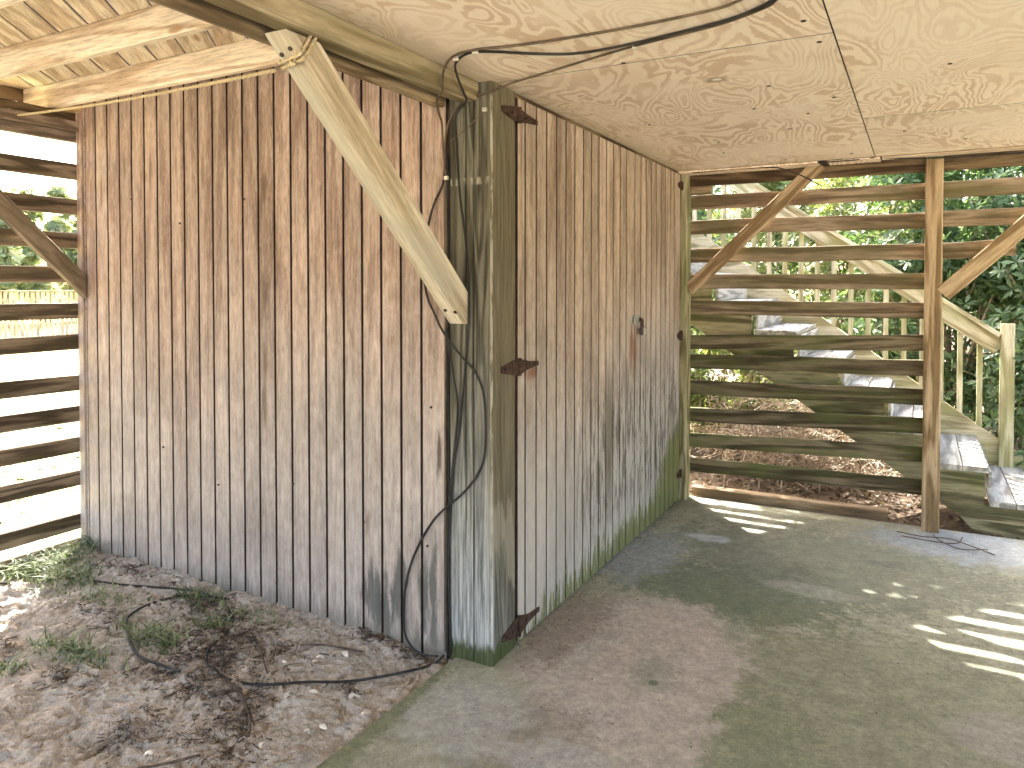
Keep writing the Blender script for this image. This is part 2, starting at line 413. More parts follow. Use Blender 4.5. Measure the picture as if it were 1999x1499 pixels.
M['rust'] = plain('rusted_iron', (.055, .03, .02), .85, .2, 60, .6)
M['dark_wood'] = plain('dark_wood_and_gap_shade', (.045, .025, .018), .9)  # also carries painted shade on groove flanks and sheet edges
M['root'] = plain('dry_root', (.095, .068, .05), .9, 0, 40, .5)
M['twig'] = plain('dead_twig', (.40, .32, .235), .85, 0, 20, .5)
M['bark'] = plain('shrub_bark', (.30, .25, .17), .85, 0, 20, .4)
M['cable'] = plain('black_cable', (.028, .025, .023), .75, 0, 8, .4)
M['cable_b'] = plain('dusty_brown_cable', (.10, .07, .045), .6, 0, 12, .4)
M['cord'] = plain('thin_brown_cord', (.12, .085, .05), .8, 0, 12, .4)
M['clip'] = plain('pale_cable_clip', (.55, .5, .42), .6)
M['steel'] = plain('galvanised_steel', (.55, .55, .53), .4, .85, 40, .2)
M['lock'] = plain('dark_padlock_steel', (.12, .10, .09), .4, .7, 40, .4)
M['nail'] = plain('dark_nail', (.05, .035, .025), .6, .4)
M['shell'] = plain('bleached_shell', (.74, .68, .60), .5, 0, 60, .2)
M['rope'] = plain('tan_rope', (.47, .375, .23), .9, 0, 150, .35, .1, .5)
M['subfloor'] = plain('subfloor_light_block', (.22, .17, .12), .9)

# ------------------------------------------------------------------ object helpers
W = {}
def tag(o, label=None, cat=None, group=None, kind=None):
    if label: o["label"] = label
    if cat: o["category"] = cat
    if group: o["group"] = group
    if kind: o["kind"] = kind
    return o
def link(o, Mx=None, parent=None):
    scene.collection.objects.link(o)
    Mx = Mx or Matrix.Identity(4)
    if parent is not None:
        o.parent = parent
        o.matrix_parent_inverse = W[parent.name].inverted()
    o.matrix_basis = Mx
    W[o.name] = Mx
    return o
def empty(name, loc, label, cat, group=None):
    o = bpy.data.objects.new(name, None)
    o.empty_display_size = .2
    link(o, Matrix.Translation(loc))
    return tag(o, label, cat, group)
def mesh_obj(name, verts, faces, mat, parent=None, Mx=None, smooth=False):
    me = bpy.data.meshes.new(name)
    me.from_pydata([tuple(v) for v in verts], [], faces)
    me.materials.append(mat)
    if smooth: me.polygons.foreach_set("use_smooth", [True] * len(me.polygons))
    me.update()
    return link(bpy.data.objects.new(name, me), Mx, parent)
_cache = {}
def board_mesh(L, Wd, T, mat, segs=1, seed=0, wob=0., ch=.004):
    """long axis local X (centred), width Y, thickness Z, chamfered octagon section"""
    key = (round(L, 3), round(Wd, 3), round(T, 3), mat.name, segs, seed, wob)
    if key in _cache: return _cache[key]
    r = random.Random(seed * 13 + 5)
    c = min(ch, T * .3, Wd * .3)
    hw, ht = Wd / 2, T / 2
    prof = [(-hw + c, -ht), (hw - c, -ht), (hw, -ht + c), (hw, ht - c), (hw - c, ht), (-hw + c, ht), (-hw, ht - c), (-hw, -ht + c)]
    vs_, fs = [], []
    oy = oz = 0
    for i in range(segs + 1):
        x = -L / 2 + L * i / segs
        if wob and 0 < i < segs:
            oy = r.uniform(-wob, wob); oz = r.uniform(-wob, wob)
        else: oy = oz = 0
        for (a, b) in prof:
            vs_.append((x, a + oy + (r.uniform(-wob, wob) * .4 if wob else 0), b + oz))
    for i in range(segs):
        for k in range(8):
            a, b = i * 8 + k, i * 8 + (k + 1) % 8
            fs.append((a, a + 8, b + 8, b))
    fs.append(tuple(range(8)))
    fs.append(tuple(reversed(range(segs * 8, segs * 8 + 8))))
    me = bpy.data.meshes.new("board")
    me.from_pydata(vs_, [], fs)
    me.materials.append(mat)
    me.update()
    _cache[key] = me
    return me
def plank_mesh(L, Wd, T, mat, ch=.0025):
    key = ('plank', round(L, 3), round(Wd, 3), mat.name)
    if key in _cache: return _cache[key]
    src = board_mesh(L, Wd, T, mat, 1, 0, 0., ch)
    me = src.copy()
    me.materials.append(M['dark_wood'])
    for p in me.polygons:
        if abs(p.normal.y) > .9: p.material_index = 1     # flanks painted near-black, groove shadow put into the colour
    _cache[key] = me
    return me
def plank(p0, p1, Wd, T, wdir, mat, parent):
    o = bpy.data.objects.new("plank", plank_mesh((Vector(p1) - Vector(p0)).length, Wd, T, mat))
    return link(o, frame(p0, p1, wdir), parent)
def frame(p0, p1, wdir):
    """matrix with X along p0->p1, Y near wdir, at the midpoint"""
    p0, p1 = Vector(p0), Vector(p1)
    x = (p1 - p0).normalized()
    w = Vector(wdir)
    y = (w - x * w.dot(x)).normalized()
    z = x.cross(y)
    m = Matrix((x, y, z)).transposed().to_4x4()
    m.translation = (p0 + p1) / 2
    return m
def board(name, p0, p1, Wd, T, wdir, mat, parent=None, segs=1, seed=0, wob=0., ch=.004):
    L = (Vector(p1) - Vector(p0)).length
    o = bpy.data.objects.new(name, board_mesh(L, Wd, T, mat, segs, seed, wob, ch))
    return link(o, frame(p0, p1, wdir), parent)
def box(name, lo, hi, mat, parent=None, ch=.004, axis=None):
    """board filling an axis-aligned box; grain along its longest side"""
    d = [hi[i] - lo[i] for i in range(3)]
    a = d.index(max(d)) if axis is None else axis
    b, c = [i for i in range(3) if i != a]
    if d[b] < d[c]: b, c = c, b
    ctr = [(lo[i] + hi[i]) / 2 for i in range(3)]
    p0, p1 = list(ctr), list(ctr)
    p0[a], p1[a] = lo[a], hi[a]
    w = [0, 0, 0]; w[b] = 1
    return board(name, p0, p1, d[b], d[c], w, mat, parent, ch=ch)
def spline(pts, n=8):
    P = [Vector(p) for p in pts]
    P = [P[0] * 2 - P[1]] + P + [P[-1] * 2 - P[-2]]
    out = []
    for i in range(1, len(P) - 2):
        for k in range(n):
            t = k / n
            a, b, c, d = P[i - 1:i + 3]
            out.append(.5 * ((2 * b) + (c - a) * t + (2 * a - 5 * b + 4 * c - d) * t * t + (3 * b - a - 3 * c + d) * t ** 3))
    out.append(P[-2])
    return out
def tube_data(pts, r, seg=6, taper=None):
    vs_, fs = [], []
    n = len(pts)
    up = Vector((.31, .47, .83))
    for i, p in enumerate(pts):
        t = (pts[min(i + 1, n - 1)] - pts[max(i - 1, 0)])
        t = t.normalized() if t.length > 1e-9 else Vector((0, 0, 1))
        a = t.cross(up).normalized(); b = t.cross(a)
        rr = r if taper is None else r + (taper - r) * i / (n - 1)
        for k in range(seg):
            an = 2 * math.pi * k / seg
            vs_.append(p + a * (math.cos(an) * rr) + b * (math.sin(an) * rr))
    for i in range(n - 1):
        for k in range(seg):
            q = i * seg + k; w = i * seg + (k + 1) % seg
            fs.append((q, w, w + seg, q + seg))
    fs.append(tuple(reversed(range(seg)))); fs.append(tuple(range((n - 1) * seg, n * seg)))
    return vs_, fs
def tube(name, pts, r, mat, parent=None, seg=6, n=8, taper=None):
    v, f = tube_data(spline(pts, n), r, seg, taper)
    return mesh_obj(name, v, f, mat, parent, smooth=True)
def prism(name, poly, axis, a0, a1, mat, parent=None):
    """polygon in the two other axes, extruded along axis from a0 to a1"""
    o = [i for i in range(3) if i != axis]
    vs_ = []
    for a in (a0, a1):
        for p in poly:
            v = [0, 0, 0]; v[axis] = a; v[o[0]], v[o[1]] = p
            vs_.append(v)
    n = len(poly)
    fs = [tuple(range(n)), tuple(reversed(range(n, 2 * n)))] + [(i + n, (i + 1) % n + n, (i + 1) % n, i) for i in range(n)]
    ob = mesh_obj(name, vs_, fs, mat, parent)
    import bmesh
    bm = bmesh.new(); bm.from_mesh(ob.data); bmesh.ops.recalc_face_normals(bm, faces=bm.faces); bm.to_mesh(ob.data); bm.free()
    return ob

CEIL = 2.40
# ------------------------------------------------------------------ setting: ground, slab, sand
gs = 600
o = mesh_obj("ground", [(-gs, -gs, -.06), (gs, -gs, -.06), (gs, gs, -.06), (-gs, gs, -.06)], [(0, 1, 2, 3)], M['ground'])
tag(o, kind="structure")
o = box("concrete_floor", (-.185, -5.2, -.12), (5.6, 2.905, 0), M['concrete'], ch=.006)
tag(o, kind="structure")

def sand_h(x, y):
    p = Vector((x, y, 0))
    h = .022 * mnoise.noise(p * 1.6) + .016 * mnoise.noise(p * 4.1 + Vector((3, 1, 0)))
    w_ = Vector((mnoise.noise(p * 6), mnoise.noise(p * 6 + Vector((9, 9, 9))), 0)) * .07
    h += .014 * mnoise.noise(p * 8) + .030 * (.22 - abs(mnoise.noise((p + w_) * 13 + Vector((7, 2, 5))))) + .025 * (.2 - abs(mnoise.noise((p + w_) * 29))) + .009 * mnoise.noise(p * 58)
    d = -.185 - x
    h += -.012 + .02 * min(1, max(0, d) / 1.2)
    h += .05 * math.exp(-((y + .02) / .08) ** 2) * min(1, max(0, (-x - .9) / .8)) * .5
    h += max(0, -x - 2.3) * .03
    if x < -2.75: h -= (-2.75 - x) * .14
    for (cx, cy_, rx, ry, a) in DEBRIS:
        q = ((x - cx) / rx) ** 2 + ((y - cy_) / ry) ** 2
        if q < 3: h += .014 * a * math.exp(-q) * (1 + .8 * mnoise.noise(p * 30))
    if d < .06: h = min(h, -.004 - .0)
    return h
nx, ny = 360, 310
x0, x1, y0, y1 = -3.45, -.186, -2.8, .03
xs = [x0 + (x1 - x0) * i / nx for i in range(nx + 1)]
ys = [y0 + (y1 - y0) * j / ny for j in range(ny + 1)]
sv = [(x, y, sand_h(x, y)) for y in ys for x in xs]
sf = [(j * (nx + 1) + i, j * (nx + 1) + i + 1, (j + 1) * (nx + 1) + i + 1, (j + 1) * (nx + 1) + i) for j in range(ny) for i in range(nx)]
o = mesh_obj("sand", sv, sf, M['sand'], smooth=True)
tag(o, kind="structure")

# ------------------------------------------------------------------ plywood ceiling
ceil = empty("plywood_ceiling", (1.2, 0, CEIL), "pale swirly-grained plywood sheets making the carport ceiling", "ceiling")
def sheet(x0, x1, y0, y1, z=CEIL, t=.014, name="plywood_sheet"):
    me_v = [(x0, y0), (x1, y0), (x1, y1), (x0, y1)]
    c = Vector(((x0 + x1) / 2, (y0 + y1) / 2, z + t / 2))
    v = [(px - c.x, py - c.y, dz) for dz in (-t / 2, t / 2) for (px, py) in me_v]
    f = [(3, 2, 1, 0), (4, 5, 6, 7), (0, 1, 5, 4), (1, 2, 6, 5), (2, 3, 7, 6), (3, 0, 4, 7)]
    ob = mesh_obj(name, v, f, M['plywood'], ceil, Matrix.Translation(c))
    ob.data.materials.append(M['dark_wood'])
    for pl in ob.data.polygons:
        if pl.index > 1 and name == "plywood_sheet": pl.material_index = 1  # edges painted dark so the seams read as shadow gaps
    return ob
gp = .0025
for (a, b, st) in ((-.062, 1.272, .042), (1.272, 2.606, 1.468), (2.606, 3.94, .042), (3.94, 5.27, 1.468)):
    y = st + 2.66
    cuts = [2.70]
    k = st
    while k > 2.69: k -= 2.66
    while k > -5.2:
        cuts.append(k); k -= 2.66
    cuts.append(-5.2)
    for hi, lo in zip(cuts[:-1], cuts[1:]):
        sheet(a + gp, b - gp, lo + gp, hi - gp)
sheet(-.055, .93, 2.68, 2.843, CEIL - .017, .012, "plywood_strip")
sheet(.99, 1.30, 2.69, 2.843, CEIL - .015, .010, "plywood_strip")
box("edge_batten", (1.31, 2.70, CEIL - .012), (5.2, 2.80, CEIL - .001), M['pine'], ceil)
box("subfloor_light_block", (-.05, -5.2, CEIL + .02), (5.27, 2.95, CEIL + .26), M['subfloor'], ceil)  # unseen solid box above the sheets, added to block light leaks

# ------------------------------------------------------------------ timber frame: corner post, beam, ledger, brace
fr = empty("timber_frame", (-.1, .1, 0), "thick grey-green corner post with pale diagonal brace under the beam", "post")
def corner_post():
    a, c = .208, .007
    prof = [(-a + c, 0), (-.128, 0), (-.1265, .010), (-.1245, .010), (-.123, 0), (-.092, 0), (-.0895, .014), (-.0865, .014), (-.084, 0), (-c, 0), (0, c),
            (0, .07), (-.006, .0715), (-.006, .0735), (0, .075), (0, .204 - c), (-c, .204), (-a + c, .204), (-a, .204 - c), (-a, c)]
    vs_, fs = [], []
    n, rings = len(prof), 26
    for i in range(rings + 1):
        z = -.1 + 2.5 * i / rings
        for k, (x, y) in enumerate(prof):
            w = .004 * mnoise.noise(Vector((k * 3.1, z * 1.6, 2)))
            inner = 1 if k in (1, 2, 3, 4, 5, 6, 7, 8) else .25
            vs_.append((x + w * inner * 1.6, y + (w * .2 if k not in (2, 3, 6, 7) else abs(w) * .8), z))
    for i in range(rings):
        for k in range(n):
            p, q = i * n + k, i * n + (k + 1) % n
            fs.append((p, q, q + n, p + n))
    fs.append(tuple(reversed(range(n)))); fs.append(tuple(range(rings * n, rings * n + n)))
    # local X must be the grain: rotate so that local X is world Z
    Mx = Matrix(((0, 0, 1, 0), (0, 1, 0, 0), (-1, 0, 0, 0), (0, 0, 0, 1))).inverted()
    inv = Mx.inverted()
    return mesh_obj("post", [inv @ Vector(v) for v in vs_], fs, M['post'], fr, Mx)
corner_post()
box("beam", (-.165, -5.2, 2.326), (-.064, 2.8, 2.66), M['beam'], fr, ch=.012)
box("ledger", (-.252, -5.2, 2.312), (-.2095, -.03, 2.582), M['ledger'], fr)
br = None
def brace_prism(name, poly, x0, x1, mat, parent):
    """diagonal timber in a YZ plane, local X along its length"""
    d = Vector((0, poly[1][0] - poly[0][0], poly[1][1] - poly[0][1])).normalized()
    yv = Vector((1, 0, 0)); zv = d.cross(yv)
    Mx = Matrix((d, yv, zv)).transposed().to_4x4()
    c = Vector(((x0 + x1) / 2, sum(p[0] for p in poly) / len(poly), sum(p[1] for p in poly) / len(poly)))
    Mx.translation = c
    inv = Mx.inverted()
    n = len(poly)
    V = [inv @ Vector((x, p[0], p[1])) for x in (x0, x1) for p in poly]
    F = [tuple(range(n)), tuple(reversed(range(n, 2 * n)))] + [(i + n, (i + 1) % n + n, (i + 1) % n, i) for i in range(n)]
    import bmesh
    ob = mesh_obj(name, V, F, mat, parent, Mx)
    bm = bmesh.new(); bm.from_mesh(ob.data)
    bmesh.ops.recalc_face_normals(bm, faces=bm.faces)
    bmesh.ops.bevel(bm, geom=list(bm.edges), offset=.005, segments=1, affect='EDGES')
    bm.to_mesh(ob.data); bm.free()
    return ob
br = brace_prism("brace", [(-.002, 1.408), (-1.012, 2.324), (-.866, 2.324), (-.002, 1.545)], -.206, -.111, M['brace'], fr)
tag(br, "pale diagonal timber brace between corner post and beam")
def bolt(p, nrm, r=.007, parent=None, name="bolt", mat=None):
    n = Vector(nrm).normalized()
    v, f = tube_data([Vector(p) - n * .004, Vector(p) + n * .004], r, 8)
    return mesh_obj(name, v, f, mat or M['nail'], parent)
un = Vector((0, -.672, -.741))
for (x, y) in ((-.180, -.07), (-.137, -.062), (-.185, -.955), (-.14, -.965)):
    z = 1.408 + (-y - .002) * .907
    bolt((x, y, z), un, .0075, br)

# ------------------------------------------------------------------ deck over the sand
deck = empty("overhead_deck", (-1.6, -1, 2.58), "fresh yellow pine deck with diagonal boards and joists overhead", "deck")
for y in (-.12, -.60, -1.12, -1.62, -2.12, -2.62, -3.12, -3.62, -4.12, -4.62, .5, 1.1, 1.7, 2.3):
    if y < .3: box("joist", (-3.085, y - .019, 2.583), (-.2535, y + .019, 2.7195), M['pine'], deck)
    else: box("joist", (-3.085, y - .019, 2.683), (-.2535, y + .019, 2.7195), M['pine'], deck)
ang = R(40.5)
dv = Vector((-math.sin(ang), math.cos(ang), 0)); nv = Vector((math.cos(ang), math.sin(ang), 0))
bx0, bx1, by0, by1 = -3.3, -.17, -5.1, 2.95
pitch_, wid = .1655, .1585
off0 = nv.dot(Vector((-2.034, -.223, 0)))
k = -60
lineset = []
for k in range(-40, 60):
    cofs = off0 + pitch_ * (k + .5)
    base = nv * cofs
    ts = []
    t0, t1 = -50, 50
    for (pc, dc, lo, hi) in ((base.x, dv.x, bx0, bx1), (base.y, dv.y, by0, by1)):
        a, b = (lo - pc) / dc, (hi - pc) / dc
        if a > b: a, b = b, a
        t0, t1 = max(t0, a), min(t1, b)
    if t1 - t0 < .15: continue
    p0 = base + dv * t0; p1 = base + dv * t1
    j = rnd.uniform(-.003, .003)
    z = 2.7375
    bd = bpy.data.objects.new("deck_board", plank_mesh((p1 - p0).length, wid + j, .034, M['pine'], .003))  # dark side faces paint shade into the gaps between boards
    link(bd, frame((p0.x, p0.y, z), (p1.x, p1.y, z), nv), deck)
box("rim_joist", (-3.125, -5.1, 2.57), (-3.087, 2.95, 2.718), M['ledger'], deck)

# ------------------------------------------------------------------ storage shed: plank siding and double doors
shed = empty("storage_shed", (-1.4, 1.4, 0), "storage shed of weathered tan vertical siding with double doors", "shed")
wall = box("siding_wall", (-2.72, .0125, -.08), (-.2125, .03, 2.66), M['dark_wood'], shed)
g0, gsx, gap = .3517, .1082, .0125
edges = [-.224] + [-g0 - gsx * i for i in range(22)] + [-2.722]
for i in range(len(edges) - 1):
    a, b = edges[i + 1] + gap / 2, edges[i] - gap / 2
    if i == 0: b = -.224
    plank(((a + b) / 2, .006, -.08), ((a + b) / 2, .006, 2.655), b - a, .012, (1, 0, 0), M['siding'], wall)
def door_leaf(name, e, label):
    d = box(name, (-.03, e[0], .022), (-.0125, e[-1], 2.374), M['dark_wood'], shed)
    tag(d, label)
    for a, b in zip(e[:-1], e[1:]):
        a2, b2 = a + .007, b - .007
        if a == e[0]: a2 = a
        if b == e[-1]: b2 = b
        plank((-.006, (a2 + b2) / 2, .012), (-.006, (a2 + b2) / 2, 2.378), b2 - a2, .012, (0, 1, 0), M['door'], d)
    return d
e1 = [.228, .296] + [.296 + gsx * i for i in range(1, 14)] 
e1[-1] = 1.738
door1 = door_leaf("door", e1, "wide door hinged on the corner post")
e2 = [1.752] + [1.752 + .104 * i for i in range(1, 9)] + [2.722]
door2 = door_leaf("door", e2, "narrow door hinged on the far post")
box("threshold", (-.1, .21, -.02), (-.032, 2.74, .02), M['dark_wood'], shed)
box("lintel", (-.11, .21, 2.38), (-.004, 2.76, 2.398), M['dark_header'], shed)
box("door_jamb", (-.06, 2.732, 0), (-.012, 2.758, 2.379), M['dark_wood'], shed)
box("far_post", (-.062, 2.760, 0), (.036, 2.888, 2.382), M['post_olive'], shed)
box("back_wall", (-2.72, 2.80, -.08), (-.064, 2.83, 2.66), M['siding'], shed)
box("side_wall", (-2.735, .0, -.08), (-2.7225, 2.80, 2.66), M['siding'], shed)

def hinge(y, z, parent, left=.155, right=.19, h=.038, x=.001, rl=1., flip=False):
    """rusty butterfly strap hinge on the plane x = 0"""
    pts = [(-left, -.012), (-left, .012), (-left * .75, .019), (-.012, h), (-.012, -h), (-left * .75, -.02)]
    pts2 = [(right, -.010), (right, .010), (right * .5, .017), (right * .15, h * .8), (.012, h), (.012, -h), (right * .15, -h * .8), (right * .5, -.018)]
    def leaf(pp, tilt=0):
        return prism("hinge_leaf", [(y + a, z + b + tilt * a) for a, b in pp], 0, x, x + .005, M['rust'], parent)
    a = leaf(pts); b = leaf(pts2)
    v, f = tube_data([Vector((x + .006, y, z - h)), Vector((x + .006, y, z + h))], .0095, 8)
    mesh_obj("hinge_knuckle", v, f, M['rust'], parent)
    for q in (-left * .8, -left * .4, right * .35, right * .8):
        bolt((x + .006, y + q, z), (1, 0, 0), .007, parent, "hinge_bolt", M['rust'])
hinge(.226, 1.218, door1)
hinge(.226, 2.305, door1, .15, .18, .034)
hinge(.226, .082, door1, .15, .2, .045)
hinge(2.741, 1.212, door2, .085, .06, .036, .037 - .034)
hinge(2.741, 2.30, door2, .085, .06, .03, .003)
hinge(2.741, .20, door2, .085, .06, .03, .003)
# hasp
prism("hasp", [(1.672, 1.338), (1.672, 1.388), (1.70, 1.392), (1.79, 1.392), (1.79, 1.345), (1.70, 1.338)], 0, .001, .006, M['steel'], door1)
prism("hasp_strap", [(1.695, 1.343), (1.695, 1.387), (1.80, 1.387), (1.80, 1.343)], 0, .012, .016, M['steel'], door1)
box("staple", (.002, 1.775, 1.352), (.03, 1.785, 1.378), M['rust'], door2)
lock = empty("padlock", (.03, 1.80, 1.30), "small dark padlock hanging from the steel hasp on the doors", "padlock")
box("lock_body", (.018, 1.772, 1.268), (.042, 1.822, 1.315), M['lock'], lock, ch=.006)
box("lock_face", (.043, 1.785, 1.272), (.046, 1.818, 1.310), M['steel'], lock)
tube("shackle", [(.029, 1.784, 1.312), (.029, 1.784, 1.345), (.029, 1.791, 1.362), (.029, 1.80, 1.367), (.029, 1.809, 1.362), (.029, 1.815, 1.345), (.029, 1.815, 1.312)], .0045, M['rust'], lock)

# ------------------------------------------------------------------ left slatted screen
ls = empty("slatted_screen", (-2.79, -.9, 0), "dark slatted screen to the lawn with a brown diagonal brace", "screen")
lz = [2.234, 2.03, 1.834, 1.638, 1.428, 1.247, 1.005, .824, .642, .445, .19, .045]
for i, z in enumerate(lz):
    board("slat", (-2.801, .03, z), (-2.801, -2.55, z + rnd.uniform(-.02, .02)), .092, .022, (0, 0, 1), M['slat_left'], ls, segs=4, seed=i, wob=.004)
    board("slat", (-2.801, -2.56, z), (-2.801, -5.1, z + rnd.uniform(-.02, .02)), .092, .022, (0, 0, 1), M['slat_left'], ls, segs=4, seed=i + 20, wob=.004)
box("corner_post", (-2.789, -.012, -.08), (-2.738, .085, 2.58), M['siding'], ls)
for y in (-2.55, -5.05):
    box("screen_post", (-2.789, y - .045, -.08), (-2.70, y + .045, 2.40), M['slat_post'], ls)
box("header_board", (-2.83, -5.1, 2.405), (-2.785, .02, 2.462), M['header_l'], ls)
box("header_board", (-2.80, -5.1, 2.463), (-2.755, .02, 2.520), M['header_l'], ls)
box("header_board", (-2.86, -5.1, 2.521), (-2.815, .02, 2.581), M['dark_header'], ls)
bl = brace_prism("brace", [(-.013, 1.50), (-.94, 2.404), (-.80, 2.404), (-.013, 1.635)], -2.742, -2.700, M['slat_left'], ls)

# ------------------------------------------------------------------ far slatted screen
fs_ = empty("slatted_screen", (.8, 2.86, 0), "slatted screen of horizontal boards in front of the stairs", "screen")
fz = [(2.191, 2.183), (2.007, 1.994), (1.797, 1.794), (1.605, 1.601), (1.413, 1.411), (1.155, 1.205), (1.009, 1.04), (.817, .849), (.612, .664), (.419, .48), (.237, .261)]
for i, (a, b) in enumerate(fz):
    x1_ = 1.61
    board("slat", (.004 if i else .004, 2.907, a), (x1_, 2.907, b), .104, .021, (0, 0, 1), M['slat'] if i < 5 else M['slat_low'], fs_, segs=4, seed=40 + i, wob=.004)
for i, (xe, z) in enumerate(((4.2, 2.19), (4.2, 2.005), (2.05, 1.80))):
    board("slat", (1.613, 2.907, z - .005), (xe, 2.907, z + .01), .104, .021, (0, 0, 1), M['slat'], fs_, segs=4, seed=60 + i, wob=.003)
box("screen_post", (1.556, 2.806, .0), (1.656, 2.895, 2.386), M['slat_post'], fs_, ch=.008)
box("screen_post", (4.12, 2.806, .0), (4.22, 2.895, 2.386), M['slat_post'], fs_, ch=.008)
box("header_board", (.038, 2.845, 2.305), (1.5545, 2.895, 2.418), M['dark_header'], fs_)
box("header_board", (1.6575, 2.845, 2.305), (5.2, 2.895, 2.418), M['dark_header'], fs_)
box("header_block", (.038, 2.85, 2.245), (.19, 2.89, 2.303), M['ledger'], fs_)
def brace_x(name, p0, p1, wd, y0, y1, mat, parent):
    return board(name, (p0[0], (y0 + y1) / 2, p0[1]), (p1[0], (y0 + y1) / 2, p1[1]), wd, y1 - y0, (0, 0, 1), mat, parent, segs=3, seed=3, wob=.002, ch=.006)
brace_x("brace", (.04, 1.545), (.93, 2.40), .092, 2.803, 2.8435, M['slat_post'], fs_)
brace_x("brace", (1.66, 1.52), (2.50, 2.345), .10, 2.803, 2.843, M['slat_post'], fs_)
sill = box("timber_sill", (.04, 2.93, -.05), (1.36, 3.03, .062), M['ledger'], None, ch=.006)
tag(sill, "rough brown timber lying along the slab edge under the slats", "timber")

# ------------------------------------------------------------------ outside staircase behind the far screen
st = empty("staircase", (1.6, 3.6, 0), "yellowed wooden staircase rising left behind the slats", "staircase")
Y0, Y1 = 3.06, 4.24
rise, run = .2125, .2945
def nose(i): return 1.935 - run * (i - 2)
def tz(i): return .40 + rise * (i - 2)
NS = 12
for i in range(1, NS + 1):
    x, z = nose(i), tz(i)
    for q in (0, 1):
        xa = x - .146 * q
        box("tread", (xa - .141, Y0 - .02, z - .036), (xa, Y1 - .025, z), M['tread'], st, ch=.004)
    box("riser", (x - run + .002, Y0 + .045, z + .002), (x - run + .02, Y1 - .03, z + rise - .038), M['tread'], st)
# near stringer, saw-toothed
poly = []
for i in range(1, NS + 1):
    poly.append((nose(i) - .02, tz(i) - .037)) if True else None
    poly.append((nose(i) - run - .02 + .0, tz(i) - .037))
top = poly[:]
low = [(nose(NS) - run, tz(NS) - .36), (1.78, .06), (1.86, -.03), (2.21, -.055), (nose(1) - .02, -.05)]
sn = prism("stringer", top + low, 1, Y0, Y0 + .04, M['stringer_dark'], st)
# far stringer, full board
prism("stringer", [(2.45, -.055), (2.45, .12), (2.34, .20), (nose(NS) - .2, .20 + .72 * (2.34 - nose(NS) + .2)), (nose(NS) - .2, .20 + .72 * (2.34 - nose(NS) + .2) - .36), (2.1, -.055)], 1, Y1 - .022, Y1 + .02, M['stair'], st)
def rail_z(x): return 1.165 + .70 * (2.075 - x)
xa, xb = 2.075, -1.3
dx_ = Vector((xb - xa, 0, rail_z(xb) - rail_z(xa)))
board("handrail", (xa, Y1 - .04, rail_z(xa) - .06), (xb, Y1 - .04, rail_z(xb) - .06), .135, .038, (0, 0, 1), M['stair'], st)
board("rail_cap", (xa, Y1 - .03, rail_z(xa) + .03), (xb, Y1 - .03, rail_z(xb) + .03), .13, .034, (0, 1, 0), M['stair'], st)
nw = box("newel_post", (2.078, Y1 - .085, -.06), (2.172, Y1 + .008 - .032, 1.285), M['stair'], st, ch=.008)
def str_z(x): return .20 + .72 * (2.34 - x) - .10
x = 1.95
while x > -1.2:
    box("baluster", (x - .019, Y1 + .021 - .04, str_z(x)), (x + .019, Y1 + .018, rail_z(x) - .0), M['stair'], st, ch=.003)
    x -= .132
# upper landing posts
for (x, y) in ((-1.55, Y0 + .05), (-1.55, Y1 - .05)):
    box("landing_post", (x - .045, y - .045, -.06), (x + .045, y + .045, 2.60), M['stair'], st)
box("landing", (-2.9, Y0, 2.60), (-1.30, Y1, 2.70), M['stair'], st)

# ------------------------------------------------------------------ foliage helpers
def leaves_mesh(name, pts, mat, parent, L=(.055, .09), n=7, seed=1, up=.45, wr=.34, kind=None):
    rr = np.random.RandomState(seed)
    P = np.array([p for p, _ in pts], float); N = np.array([q for _, q in pts], float)
    def nrmz(a): return a / (np.linalg.norm(a, axis=1, keepdims=True) + 1e-9)
    N = nrmz(N)
    A = nrmz(np.cross(N, [.3, .5, .81])); B = np.cross(N, A)
    m = len(P)
    ph = rr.uniform(0, 6.28, m)
    out = []
    for k in range(n):
        th = (ph + 2 * math.pi * k / n + rr.uniform(-.3, .3, m))[:, None]
        d = nrmz(A * np.cos(th) + B * np.sin(th) + N * rr.uniform(up * .3, up * 1.5, (m, 1)))
        sd = nrmz(np.cross(d, N)); u = np.cross(sd, d)
        l = rr.uniform(L[0], L[1], (m, 1)); w = l * wr * rr.uniform(.8, 1.2, (m, 1)) * .5
        b0 = P + d * .006
        out.append(np.stack([b0, b0 + d * l * .58 + sd * w, b0 + d * l * .6 - u * w * .35, b0 + d * l * .58 - sd * w, b0 + d * l - u * l * .08], 1))
    V = np.concatenate(out, 0)
    q = V.shape[0]
    base = (np.arange(q) * 5)[:, None, None]
    T = (base + np.array([(0, 2, 1), (0, 3, 2), (1, 2, 4), (2, 3, 4)])[None]).reshape(-1)
    me = bpy.data.meshes.new(name)
    nt_ = q * 4
    me.vertices.add(q * 5); me.vertices.foreach_set("co", V.astype(np.float32).ravel())
    me.loops.add(nt_ * 3); me.loops.foreach_set("vertex_index", T.astype(np.int32))
    me.polygons.add(nt_); me.polygons.foreach_set("loop_start", (np.arange(nt_) * 3).astype(np.int32))
    me.update(calc_edges=True)
    me.materials.append(mat)
    ob = link(bpy.data.objects.new(name, me), None, parent)
    if kind: ob["kind"] = kind
    return ob
def strands(name, segs_pts, mat, parent=None, seg=3):
    V, F = [], []
    for pts, r, tp in segs_pts:
        v, f = tube_data(pts, r, seg, tp)
        b = len(V); V += v; F += [tuple(i + b for i in q) for q in f]
    return mesh_obj(name, V, F, mat, parent, smooth=True)

